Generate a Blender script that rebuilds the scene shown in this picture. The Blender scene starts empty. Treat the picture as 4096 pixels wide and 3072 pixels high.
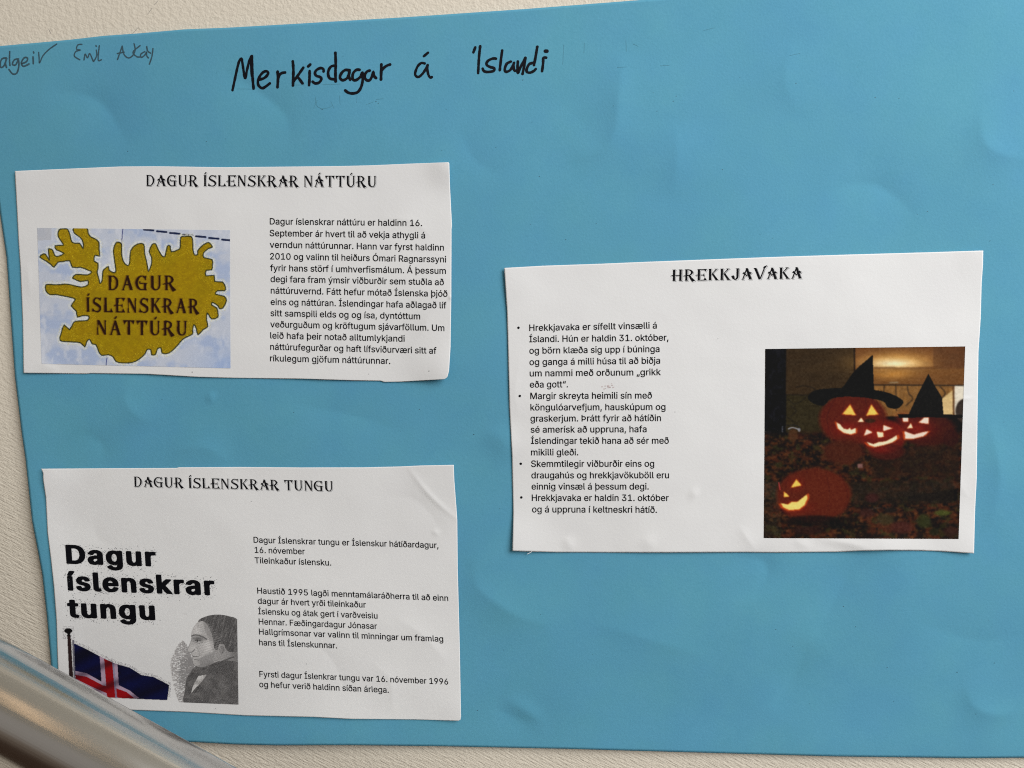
import bpy, math, random
import numpy as np
from mathutils import Vector, Matrix
from mathutils.geometry import tessellate_polygon

# ------------------------------------------------------------------ camera, world, light, exposure
SC = bpy.context.scene
COL = SC.collection
FPX = 2867.2                                   # focal length in pixels of the 4096 px wide photograph
PN = np.array([.057, -.103, 1.0]); PN /= np.linalg.norm(PN)
_c = math.sqrt(1 - PN[0] ** 2)
AR = np.array([_c, PN[0], 0.0])                # camera right
AF = np.array([-PN[0] * PN[2] / _c, PN[2], 0.0])
AF[2] = -math.sqrt(1 - AF[0] ** 2 - AF[1] ** 2)  # camera forward
AD = np.cross(AF, AR)                          # camera down
CAM = np.array([0.0, -.415 * PN[2], 1.5])
cd = bpy.data.cameras.new('camera')
cd.sensor_width = 9.8; cd.lens = 6.86
cd.clip_start = .01; cd.clip_end = 50
cd.dof.use_dof = True; cd.dof.focus_distance = .412; cd.dof.aperture_fstop = 4.0
co = bpy.data.objects.new('camera', cd); COL.objects.link(co)
M = Matrix.Identity(4)
for i in range(3):
    M[i][0] = AR[i]; M[i][1] = -AD[i]; M[i][2] = -AF[i]; M[i][3] = CAM[i]
co.matrix_world = M
SC.camera = co

W = bpy.data.worlds.new('World'); SC.world = W; W.use_nodes = True
nt = W.node_tree; nt.nodes.clear()
# dim interior ambience: warm white ceiling above, grey hallway around, brown floor below
tc = nt.nodes.new('ShaderNodeTexCoord'); sx = nt.nodes.new('ShaderNodeSeparateXYZ')
ramp = nt.nodes.new('ShaderNodeValToRGB'); mr = nt.nodes.new('ShaderNodeMapRange')
mr.inputs['From Min'].default_value = -1; mr.inputs['From Max'].default_value = 1
bg = nt.nodes.new('ShaderNodeBackground'); wo = nt.nodes.new('ShaderNodeOutputWorld')
nt.links.new(tc.outputs['Generated'], sx.inputs[0]); nt.links.new(sx.outputs['Z'], mr.inputs['Value'])
nt.links.new(mr.outputs[0], ramp.inputs[0]); nt.links.new(ramp.outputs[0], bg.inputs[0]); nt.links.new(bg.outputs[0], wo.inputs[0])
cr = ramp.color_ramp
cr.elements[0].position = 0.0; cr.elements[0].color = (.05, .03, .02, 1)
cr.elements[1].position = 1.0; cr.elements[1].color = (.50, .46, .38, 1)
for p_, c_ in ((.30, (.06, .035, .022)), (.42, (.22, .17, .13)), (.50, (.42, .39, .36)), (.68, (.46, .43, .40)), (.8, (.30, .27, .21)), (.9, (.40, .36, .29))):
    e = cr.elements.new(p_); e.color = (*c_, 1)
bg.inputs[1].default_value = .70

def area(name, loc, target, size, power, colr, size_y=None):
    l = bpy.data.lights.new(name, 'AREA'); l.energy = power; l.color = colr; l.size = size
    if size_y: l.shape = 'RECTANGLE'; l.size_y = size_y
    o = bpy.data.objects.new(name, l); COL.objects.link(o); o.location = loc
    d = Vector(target) - Vector(loc); o.rotation_euler = d.to_track_quat('-Z', 'Y').to_euler()
    return o
area('window_light', (1.12, -1.05, 2.36), (0, 0, 1.5), 1.1, 40, (.96, .985, 1.0), 1.3)
area('ceiling_lamp', (-.5, -1.6, 3.1), (0, 0, 1.4), .09, .75, (1.0, .66, .38), .9)
SC.view_settings.view_transform = 'Standard'; SC.view_settings.look = 'None'
SC.cycles.filter_width = 1.1; SC.cycles.use_denoising = False
SC.view_settings.exposure = 0; SC.view_settings.gamma = 1

# ------------------------------------------------------------------ helpers
rng = np.random.default_rng(7)
random.seed(7)

def wp(x, y, h=0.0):
    """points of the wall (or of a sheet standing h proud of it) seen at photograph pixels x, y"""
    x = np.asarray(x, float); y = np.asarray(y, float); h = np.asarray(h, float)
    v = AF + AR * ((x - 2048) / FPX)[..., None] + AD * ((y - 1536) / FPX)[..., None]
    t = (-h - CAM[1]) / v[..., 1]
    return CAM + v * t[..., None]

def S(c):
    c = np.asarray(c, float) / 255.
    return np.where(c <= .04045, c / 12.92, ((c + .055) / 1.055) ** 2.4)

def mesh_obj(name, V, F, mat, parent=None, col=None, smooth=False):
    V = np.asarray(V, float)
    off = np.array(parent.location) if parent is not None else np.zeros(3)
    me = bpy.data.meshes.new(name)
    me.from_pydata((V - off).tolist(), [], F if isinstance(F, list) else F.tolist())
    if mat: me.materials.append(mat)
    if col is not None:
        a = me.color_attributes.new('print_colour', 'FLOAT_COLOR', 'POINT')
        a.data.foreach_set('color', np.hstack([col, np.ones((len(col), 1))]).astype(np.float32).ravel())
    if smooth: me.polygons.foreach_set('use_smooth', [True] * len(me.polygons))
    o = bpy.data.objects.new(name, me); COL.objects.link(o)
    if parent is not None: o.parent = parent
    return o

def tag(o, label=None, cat=None, group=None, kind=None):
    if label: o['label'] = label
    if cat: o['category'] = cat
    if group: o['group'] = group
    if kind: o['kind'] = kind
    return o

def empty(name, loc):
    o = bpy.data.objects.new(name, None); COL.objects.link(o); o.location = loc; o.empty_display_size = .02
    return o

def vnoise(X, Y, seed):
    """smooth value noise"""
    xi = np.floor(X).astype(int); yi = np.floor(Y).astype(int); fx = X - xi; fy = Y - yi
    fx = fx * fx * (3 - 2 * fx); fy = fy * fy * (3 - 2 * fy)
    def hsh(a, b):
        n = (a * 374761393 + b * 668265263 + seed * 974634777) & 0x7fffffff
        n = ((n ^ (n >> 13)) * 1274126177) & 0x7fffffff
        return ((n ^ (n >> 16)) & 0xffff) / 65535.
    return (hsh(xi, yi) * (1 - fx) + hsh(xi + 1, yi) * fx) * (1 - fy) + (hsh(xi, yi + 1) * (1 - fx) + hsh(xi + 1, yi + 1) * fx) * fy

def fbm(X, Y, seed, o=3):
    s = 0; a = 1; t = 0
    for k in range(o):
        s = s + a * vnoise(X * 2 ** k, Y * 2 ** k, seed + k); t += a; a *= .5
    return s / t

def pip(X, Y, P):
    P = np.asarray(P, float); Mk = np.zeros(X.shape, bool); n = len(P)
    for i in range(n):
        x1, y1 = P[i]; x2, y2 = P[(i + 1) % n]
        if y1 == y2: continue
        Mk ^= ((y1 > Y) != (y2 > Y)) & (X < (x2 - x1) * (Y - y1) / (y2 - y1) + x1)
    return Mk

def segdist(X, Y, P, closed=False):
    P = np.asarray(P, float); d = np.full(np.shape(X), 1e9); sd = np.zeros(np.shape(X)); tt = np.zeros(np.shape(X))
    n = len(P); m = n if closed else n - 1
    for i in range(m):
        x1, y1 = P[i]; x2, y2 = P[(i + 1) % n]; dx, dy = x2 - x1, y2 - y1; L = dx * dx + dy * dy + 1e-9
        t = np.clip(((X - x1) * dx + (Y - y1) * dy) / L, 0, 1)
        ex = X - x1 - t * dx; ey = Y - y1 - t * dy; q = np.hypot(ex, ey)
        k = q < d
        d = np.where(k, q, d); sd = np.where(k, np.sign(dx * ey - dy * ex), sd); tt = np.where(k, (i + t) / m, tt)
    return d, sd, tt

def spline(P, step=6.0, closed=False):
    P = np.asarray(P, float); n = len(P); out = []
    for i in range(n if closed else n - 1):
        if closed: p0, p1, p2, p3 = P[i - 1], P[i], P[(i + 1) % n], P[(i + 2) % n]
        else: p0, p1, p2, p3 = P[max(i - 1, 0)], P[i], P[i + 1], P[min(i + 2, n - 1)]
        k = max(2, int(np.hypot(*(p2 - p1)) / step))
        for j in range(k):
            t = j / k
            out.append(.5 * ((2 * p1) + (-p0 + p2) * t + (2 * p0 - 5 * p1 + 4 * p2 - p3) * t * t + (-p0 + 3 * p1 - 3 * p2 + p3) * t ** 3))
    if not closed: out.append(P[-1])
    return np.array(out)

# ------------------------------------------------------------------ relief of the papers (metres proud of the wall, at photo pixels)
CREASE = [  # polyline, width px, height m, kind (0 narrow bump, 1 ridge, -1 valley fold)
    ([(230, 372), (330, 378), (390, 400), (440, 450), (470, 500), (500, 560)], 120, .0009, -1),
    ([(908, 290), (1012, 353), (1100, 417), (1152, 480), (1157, 560)], 120, .0009, -1),
    ([(2490, 250), (2474, 400), (2465, 500), (2440, 570), (2400, 610), (2330, 630)], 130, .0011, 1),
    ([(2700, 520), (2710, 620), (2690, 760)], 130, .0007, 1),
    ([(3920, 460), (3935, 560), (3990, 610), (4110, 640)], 130, .0010, 1),
    ([(3360, 745), (3480, 735), (3560, 770), (3640, 840)], 120, .0008, -1),
    ([(3160, 190), (3140, 320), (3180, 430)], 130, .0005, 1),
    ([(3500, 2230), (3400, 2300), (3320, 2430), (3270, 2520)], 90, .0008, -1),
    ([(3230, 2600), (3180, 2700), (3110, 2820)], 80, .0007, -1),
    ([(1895, 2250), (1905, 2340), (1980, 2410), (2080, 2470), (2180, 2500)], 120, .0011, 1),
    ([(2960, 2225), (3050, 2240), (3070, 2300), (3030, 2380)], 80, .0008, -1),
    ([(2030, 2800), (2110, 2850), (2180, 2905)], 40, .0006, 0),
    ([(1980, 2830), (2060, 2870), (2200, 2900)], 90, .0006, -1),
    ([(2400, 2500), (2600, 2560), (2800, 2620)], 150, .0008, 1),
    ([(850, 1570), (835, 1610)], 14, .0004, 0),
    ([(510, 1530), (500, 1600), (540, 1660), (600, 1690)], 90, .0007, 1),
    ([(340, 1730), (410, 1780), (410, 1860)], 80, .0006, -1),
    ([(700, 1800), (820, 1790), (900, 1830)], 80, .0006, 1),
    ([(1180, 1620), (1400, 1660), (1600, 1720)], 120, .0006, -1),
    ([(1950, 1720), (2010, 1760), (2045, 1820)], 60, .0006, 0),
    ([(1840, 520), (1900, 640), (2000, 700)], 130, .0006, -1),
    ([(3860, 2760), (3900, 2830), (3990, 2860), (4090, 2840)], 100, .0010, 1),
    ([(3700, 2500), (3900, 2560), (4096, 2540)], 160, .0007, -1),
    ([(3960, 1700), (4000, 1900), (3970, 2080)], 90, .0007, 1),
]
CG = .7
def crease_sum(X, Y, L):
    h = np.zeros(np.shape(X))
    for P, w, a, s in L:
        x0 = min(p[0] for p in P) - 5 * w; x1 = max(p[0] for p in P) + 4 * w
        y0 = min(p[1] for p in P) - 4 * w; y1 = max(p[1] for p in P) + 4 * w
        k = (X > x0) & (X < x1) & (Y > y0) & (Y < y1)
        if not k.any(): continue
        d, sd, t = segdist(X[k], Y[k], spline(P, 25))
        if s == 0: v = np.exp(-(d / w) ** 2)
        else: v = s * np.exp(-(np.sqrt(d * d + 30.) - 5.) / w)
        cx_, cy_ = P[-1][0] - P[0][0], P[-1][1] - P[0][1]; tau = ((X[k] - P[0][0]) * cx_ + (Y[k] - P[0][1]) * cy_) / (cx_ * cx_ + cy_ * cy_)
        e = np.sin(np.pi * np.clip(.15 + .7 * tau, 0, 1)) ** 1.5 * np.clip(1 - d / (4.5 * w), 0, 1)
        h[k] += (a * v * e) * CG
    return h

def h_poster(X, Y):
    X = np.asarray(X, float); Y = np.asarray(Y, float)
    h = .0009 + .0022 * fbm(X / 900 + 3, Y / 700, 11, 2) + .0010 * vnoise(X / 330, Y / 380 + 5, 5)
    h = h + .0022 * np.exp(-((Y - 2990) / 160) ** 2) * np.exp(-((X - 1150) / 520) ** 2)
    h = h + .0010 * np.exp(-((Y - 3030) / 120) ** 2)
    ex = np.interp(Y, [854, 1315, 1735, 2083, 2300, 2660], [0, 46, 87, 128, 169, 204])
    h = h + .0022 * np.exp(-((X - ex) / 110) ** 2) * np.exp(-((Y - 2300) / 600) ** 2)
    return h + 2.1 * crease_sum(X, Y, CREASE)

S_CREASE = [
    ([(1640, 1880), (1700, 1960), (1770, 2030), (1826, 2075)], 12, .00035, 0),
    ([(1640, 1880), (1700, 1960), (1770, 2030), (1826, 2075)], 60, .0005, 1),
    ([(1560, 1985), (1640, 1990), (1700, 2030), (1770, 2120)], 70, .0006, -1),
    ([(370, 2080), (390, 2150), (460, 2185)], 60, .0005, -1),
    ([(1730, 2120), (1755, 2140)], 14, .0004, 0),
    ([(3280, 2155), (3400, 2175), (3490, 2201)], 22, .0007, 0),
    ([(3180, 2165), (3240, 2190)], 22, .0004, 0),
    ([(3890, 1590), (3830, 1600)], 8, .0003, 0),
    ([(2760, 1965), (2790, 1985)], 26, .0005, 0),
    ([(2570, 2150), (2620, 2195)], 34, .0005, 0),
    ([(2260, 2150), (2290, 2200)], 26, .0006, 0),
    ([(2960, 2110), (3000, 2170), (3020, 2200)], 30, .0006, 1),
    ([(1640, 1400), (1690, 1330), (1720, 1260), (1800, 1190)], 60, .0007, 1),
    ([(1795, 1185), (1810, 1195)], 10, .0006, 0),
    ([(150, 1455), (230, 1480)], 24, .0004, 0),
    ([(1540, 870), (1650, 885), (1720, 940)], 40, .0005, 1),
    ([(1600, 2480), (1690, 2540), (1780, 2640)], 60, .0008, 1),
    ([(1240, 2560), (1330, 2640), (1380, 2760)], 50, .0005, -1),
    ([(1500, 2660), (1560, 2720), (1570, 2840)], 50, .0006, 1),
    ([(3820, 1900), (3870, 1990)], 40, .0005, 1),
    ([(110, 1060), (120, 1180)], 34, .0005, 1),
    ([(2080, 1440), (2060, 1560), (2070, 1650)], 50, .0005, 1),
]
def lifts(X, Y, L):
    h = np.zeros(np.shape(X))
    for x, y, r, a in L: h = h + a * np.exp(-((X - x) ** 2 + (Y - y) ** 2) / r ** 2)
    return h
LIFT = [(1800, 650, 90, .0022), (1800, 1520, 130, .0035), (1810, 1200, 170, .0012), (60, 684, 110, .0008), (95, 1490, 120, .0008),
        (1820, 1860, 150, .0016), (1845, 2880, 110, .0014), (166, 1876, 110, .0016), (215, 2350, 170, .0009), (1845, 2400, 300, .0006),
        (2017, 1072, 130, .0008), (2050, 2205, 120, .0016), (3933, 1003, 120, .0009), (3896, 2214, 120, .0014), (3910, 1600, 180, .0006),
        (3490, 2200, 110, .0014), (2700, 2210, 200, .0008), (1290, 2870, 260, .0010), (700, 1505, 200, .0007), (1300, 1527, 200, .0008)]
def h_sheet(X, Y):
    X = np.asarray(X, float); Y = np.asarray(Y, float)
    return h_poster(X, Y) + .00028 + .0004 * vnoise(X / 300 + 9, Y / 220, 31) + .00022 * vnoise(X / 110, Y / 95 + 4, 37) + lifts(X, Y, LIFT) + crease_sum(X, Y, S_CREASE)

# ------------------------------------------------------------------ materials
def mat(name, base=(.8, .8, .8), rough=.8, metal=0.0, spec=.5):
    m = bpy.data.materials.new(name); m.use_nodes = True
    b = m.node_tree.nodes['Principled BSDF']
    b.inputs['Base Color'].default_value = (*base, 1); b.inputs['Roughness'].default_value = rough
    b.inputs['Metallic'].default_value = metal; b.inputs['Specular IOR Level'].default_value = spec
    return m, m.node_tree, b
def node(t, ty, **k):
    n = t.nodes.new(ty)
    for a, v in k.items():
        if a in n.inputs: n.inputs[a].default_value = v
        else: setattr(n, a, v)
    return n
def objco(t, scale=(1, 1, 1), rot=(0, 0, 0)):
    c = t.nodes.new('ShaderNodeTexCoord'); mp = t.nodes.new('ShaderNodeMapping')
    mp.inputs['Scale'].default_value = scale; mp.inputs['Rotation'].default_value = rot
    t.links.new(c.outputs['Object'], mp.inputs[0]); return mp.outputs[0]
def noise(t, co_, scale, detail=3, rough=.55):
    n = node(t, 'ShaderNodeTexNoise', Scale=scale, Detail=detail, Roughness=rough); t.links.new(co_, n.inputs['Vector']); return n.outputs['Fac']
def math_(t, op, a, b=None):
    n = t.nodes.new('ShaderNodeMath'); n.operation = op
    for i, v in enumerate((a, b)):
        if v is None: continue
        if isinstance(v, (int, float)): n.inputs[i].default_value = v
        else: t.links.new(v, n.inputs[i])
    return n.outputs[0]
def mixcol(t, fac, a, b):
    n = t.nodes.new('ShaderNodeMix'); n.data_type = 'RGBA'
    t.links.new(fac, n.inputs[0])
    for i, v in ((6, a), (7, b)):
        if isinstance(v, tuple): n.inputs[i].default_value = (*v, 1)
        else: t.links.new(v, n.inputs[i])
    return n.outputs[2]
def bump(t, b, hgt, dist):
    n = node(t, 'ShaderNodeBump', Strength=1.0, Distance=dist); t.links.new(hgt, n.inputs['Height']); t.links.new(n.outputs[0], b.inputs['Normal'])

# painted plaster: roller stipple plus slanting brush strokes
M_WALL, t, b = mat('wall_paint', (.64, .58, .485), .62, spec=.3)
c1 = objco(t); c2 = objco(t, (1, 1, 1), (0, math.radians(-27), 0))
m2 = t.nodes.new('ShaderNodeMapping'); m2.inputs['Scale'].default_value = (.8, 1, 6.0); t.links.new(c2, m2.inputs[0]); c2 = m2.outputs[0]
n1 = noise(t, c1, 800, 2, .5); n2 = noise(t, c1, 380, 2, .5); n3 = noise(t, c2, 150, 3, .6)
sz = node(t, 'ShaderNodeSeparateXYZ'); t.links.new(c1, sz.inputs[0])
lo = node(t, 'ShaderNodeMapRange'); lo.inputs['From Min'].default_value = 1.50; lo.inputs['From Max'].default_value = 1.38
lo.inputs['To Min'].default_value = .4; lo.inputs['To Max'].default_value = 2.6; t.links.new(sz.outputs['Z'], lo.inputs[0])
st = math_(t, 'ADD', math_(t, 'MULTIPLY', n1, .7), math_(t, 'MULTIPLY', n2, 1.6))
st = math_(t, 'ADD', st, math_(t, 'MULTIPLY', n3, lo.outputs[0]))
bump(t, b, st, .00026)
cm = noise(t, c1, 9, 3); t.links.new(mixcol(t, cm, (.71, .64, .53), (.79, .715, .60)), b.inputs['Base Color'])

M_BLUE, t, b = mat('blue_card', (.105, .385, .55), .85, spec=.25)
c1 = objco(t)
f1 = noise(t, c1, 900, 2, .7); f2 = noise(t, c1, 60, 3)
mx = math_(t, 'ADD', math_(t, 'MULTIPLY', f1, .7), math_(t, 'MULTIPLY', f2, .3))
cb = mixcol(t, mx, (.082, .312, .432), (.134, .402, .536))
hn = node(t, 'ShaderNodeMapRange'); hn.inputs['From Min'].default_value = .35; hn.inputs['From Max'].default_value = .65; t.links.new(noise(t, c1, 16, 4, .6), hn.inputs[0])
t.links.new(mixcol(t, hn.outputs[0], cb, mixcol(t, mx, (.078, .292, .445), (.124, .383, .558))), b.inputs['Base Color'])
bump(t, b, noise(t, c1, 800, 3, .65), .00009)

M_PAPER, t, b = mat('white_paper', (.80, .79, .785), .8, spec=.3)
c1 = objco(t)
t.links.new(mixcol(t, noise(t, c1, 40, 3), (.775, .765, .765), (.83, .825, .815)), b.inputs['Base Color'])
bump(t, b, math_(t, 'ADD', noise(t, c1, 650, 2), math_(t, 'MULTIPLY', noise(t, c1, 60, 2), 2.0)), .00005)

M_INK, t, b = mat('printed_ink', (.004, .004, .006), .8, spec=.08)
M_GREY, t, b = mat('grey_print', (.13, .13, .14), .7, spec=.15)
M_RING, t, b = mat('letter_outline_print', (.30, .30, .31), .7, spec=.15)
M_MARK, t, b = mat('marker_ink', (.004, .004, .006), .7, spec=.12)
c1 = objco(t); t.links.new(mixcol(t, noise(t, c1, 260, 2), (.002, .002, .003), (.009, .009, .015)), b.inputs['Base Color'])
M_PENCIL, t, b = mat('pencil_graphite', (.055, .10, .125), .6)
c1 = objco(t); t.links.new(mixcol(t, noise(t, c1, 1500, 2, .7), (.012, .022, .030), (.055, .14, .19)), b.inputs['Base Color'])
M_FAINT, t, b = mat('faint_pencil', (.088, .30, .41), .85)
M_WMARK, t, b = mat('wall_scuff', (.36, .33, .30), .8)
M_PRINT, t, b = mat('colour_print', (1, 1, 1), .75, spec=.12)
vc = node(t, 'ShaderNodeVertexColor'); vc.layer_name = 'print_colour'
fn = node(t, 'ShaderNodeNewGeometry'); t.links.new(vc.outputs[0], b.inputs['Base Color'])
M_SMUDGE, t, b = mat('red_smudge', (.62, .52, .51), .85)

M_STEEL, t, b = mat('brushed_steel', (.60, .585, .56), .2, 1.0)
c1 = objco(t, (1, 260, 260)); c2 = objco(t, (10, 90, 90))
sn = noise(t, c1, 3.0, 3); s2 = noise(t, c2, 1.2, 3)
rg = node(t, 'ShaderNodeMapRange'); rg.inputs['To Min'].default_value = .19; rg.inputs['To Max'].default_value = .29
t.links.new(s2, rg.inputs[0]); t.links.new(rg.outputs[0], b.inputs['Roughness'])
bump(t, b, math_(t, 'ADD', sn, math_(t, 'MULTIPLY', s2, .8)), .00005)

# ------------------------------------------------------------------ the wall
g = 3.0
wall = mesh_obj('wall', [(-g, 0, -.2), (g, 0, -.2), (g, 0, 3.4), (-g, 0, 3.4), (-g, .15, -.2), (g, .15, -.2), (g, .15, 3.4), (-g, .15, 3.4)],
                [[0, 1, 2, 3], [4, 7, 6, 5], [0, 4, 5, 1], [3, 2, 6, 7], [0, 3, 7, 4], [1, 5, 6, 2]], M_WALL)
tag(wall, 'off white painted wall with stippled and brushed texture', kind='structure')

# ------------------------------------------------------------------ sheets of paper
def resample(P, n):
    P = np.asarray(P, float); d = np.r_[0, np.cumsum(np.hypot(*np.diff(P, axis=0).T))]
    s = np.linspace(0, d[-1], n); return np.c_[np.interp(s, d, P[:, 0]), np.interp(s, d, P[:, 1])]
def coons(top, right, bottom, left, nx, ny):
    """top and bottom run left to right, left and right run top to bottom; returns pixel grids"""
    T, B, L, R = resample(top, nx), resample(bottom, nx), resample(left, ny), resample(right, ny)
    u = np.linspace(0, 1, nx)[None, :, None]; v = np.linspace(0, 1, ny)[:, None, None]
    G = (1 - v) * T[None] + v * B[None] + (1 - u) * L[:, None] + u * R[:, None]
    G -= (1 - u) * (1 - v) * T[0] + u * (1 - v) * T[-1] + (1 - u) * v * B[0] + u * v * B[-1]
    return G[..., 0], G[..., 1]
def sheet_mesh(name, X, Y, hf, mtl, parent, thick):
    ny, nx = X.shape
    V = wp(X, Y, hf(X, Y)).reshape(-1, 3); Bk = V + np.array([0, thick, 0])
    N = nx * ny; i = np.arange(N).reshape(ny, nx)
    q = np.stack([i[:-1, :-1], i[1:, :-1], i[1:, 1:], i[:-1, 1:]], -1).reshape(-1, 4)
    F = q.tolist() + (q[:, ::-1] + N).tolist()
    ring = np.r_[i[0, :-1], i[:-1, -1], i[-1, :0:-1], i[:0:-1, 0]]
    for a, c in zip(ring, np.roll(ring, -1)): F.append([int(a), int(c), int(c) + N, int(a) + N])
    o = mesh_obj(name, np.vstack([V, Bk]), F, mtl, parent, smooth=True)
    o.data.polygons.foreach_set('use_smooth', [k < 2 * len(q) for k in range(len(F))])
    return o

P_TOP = [(-60, 189), (0, 183), (143 + 0, 173), (250, 160), (417, 143), (700, 126), (900, 112), (1117, 100), (1600, 70), (2100, 36), (2560, 0), (3200, -45), (4350, -120)]
P_TOP = [(-60, 190), (0, 184), (158, 170), (278, 159), (417, 143), (560, 133), (741, 117), (900, 111), (1117, 99), (1600, 70), (2100, 36), (2560, 0), (3200, -45), (4350, -120)]
P_LEFT = [(-60, 190), (-52, 400), (-28, 640), (0, 854), (26, 1028), (46, 1315), (59, 1500), (87, 1735), (102, 1837), (128, 2083), (154, 2217), (169, 2300), (188, 2470), (199, 2600), (204, 2660), (215, 2800), (222, 2950)]
P_BOT = [(222, 2950), (500, 2960), (766, 2968), (940, 2978), (1108, 2982), (1400, 2981), (1750, 2985), (2280, 2996), (2810, 3011), (3341, 3026), (3871, 3033), (4096, 3031), (4330, 3034)]
P_RIGHT = [(4350, -120), (4345, 1500), (4330, 3034)]
PX0, PY0 = coons(P_TOP, P_RIGHT, P_BOT, P_LEFT, 420, 300)
poster = empty('poster', tuple(wp(2100, 3000, 0)))
tag(poster, 'large blue card poster with black marker title and three glued white sheets', 'poster')
sheet_mesh('card', PX0, PY0, h_poster, M_BLUE, poster, .0003)

SHEETS = [
    dict(top=[(59, 684), (200, 678), (480, 666), (620, 665), (900, 669), (1200, 666), (1372, 664), (1493, 661), (1630, 655), (1793, 649)],
         right=[(1793, 649), (1797, 652), (1800, 749), (1808, 905), (1806, 915), (1805, 1190), (1802, 1389), (1796, 1484), (1789, 1509), (1777, 1517)],
         bottom=[(94, 1492), (210, 1493), (345, 1495), (362, 1493), (588, 1496), (792, 1508), (946, 1512), (1207, 1515), (1400, 1521), (1522, 1523), (1536, 1528), (1600, 1527), (1717, 1520), (1777, 1517)],
         left=[(59, 684), (67, 830), (74, 966), (82, 1079), (90, 1274), (94, 1492)],
         label='white printed sheet at upper left with yellow island map picture'),
    dict(top=[(164, 1875), (441, 1873), (707, 1872), (713, 1869.5), (958, 1868), (1200, 1870), (1452, 1869.5), (1600, 1866), (1685, 1862), (1815, 1859.5)],
         right=[(1815, 1859.5), (1817, 1918), (1827, 2050), (1829, 2080), (1831, 2282), (1839, 2586), (1844, 2866), (1842, 2879), (1834, 2883)],
         bottom=[(240, 2826), (522, 2840), (746, 2848), (980, 2862), (1254, 2868), (1406, 2876), (1659, 2878), (1834, 2883)],
         left=[(164, 1875), (172, 1892), (172, 1915), (183, 1990), (190, 2130), (203, 2234), (215, 2343), (226, 2488), (229, 2600), (233, 2700), (240, 2826)],
         label='white printed sheet at lower left with flag and engraved profile portrait'),
    dict(top=[(2017, 1071.7), (2170, 1063), (2400, 1055), (2603, 1046.5), (2850, 1037), (3050, 1029.4), (3147, 1026), (3400, 1018), (3715, 1009), (3933, 1002)],
         right=[(3933, 1002), (3932, 1060), (3926.6, 1136), (3923, 1271), (3914, 1406), (3911, 1592), (3907, 1913), (3900.5, 2039), (3896, 2214)],
         bottom=[(2050, 2204), (2126, 2206), (2227, 2209), (2598, 2210), (2970, 2209), (3100, 2210), (3341, 2208), (3450, 2203), (3553, 2201), (3680, 2202), (3765, 2205), (3896, 2214)],
         left=[(2017, 1071.7), (2028.5, 1247), (2034, 1455.7), (2038.5, 1636), (2048.5, 1826), (2053, 2052), (2050, 2204)],
         label='white printed sheet at right with dark carved pumpkin photo'),
]
for s in SHEETS:
    xs = [p[0] for p in s['bottom']]; ys = [p[1] for p in s['bottom']]
    s['root'] = r = empty('paper_sheet', tuple(wp(sum(xs) / len(xs), max(ys), .001)))
    tag(r, s['label'], 'sheet of paper', 'white printed sheets glued on the blue poster')
    X, Y = coons(s['top'], s['right'], s['bottom'], s['left'], 400, 230)
    sheet_mesh('paper', X, Y, h_sheet, M_PAPER, r, .00016)

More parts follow.
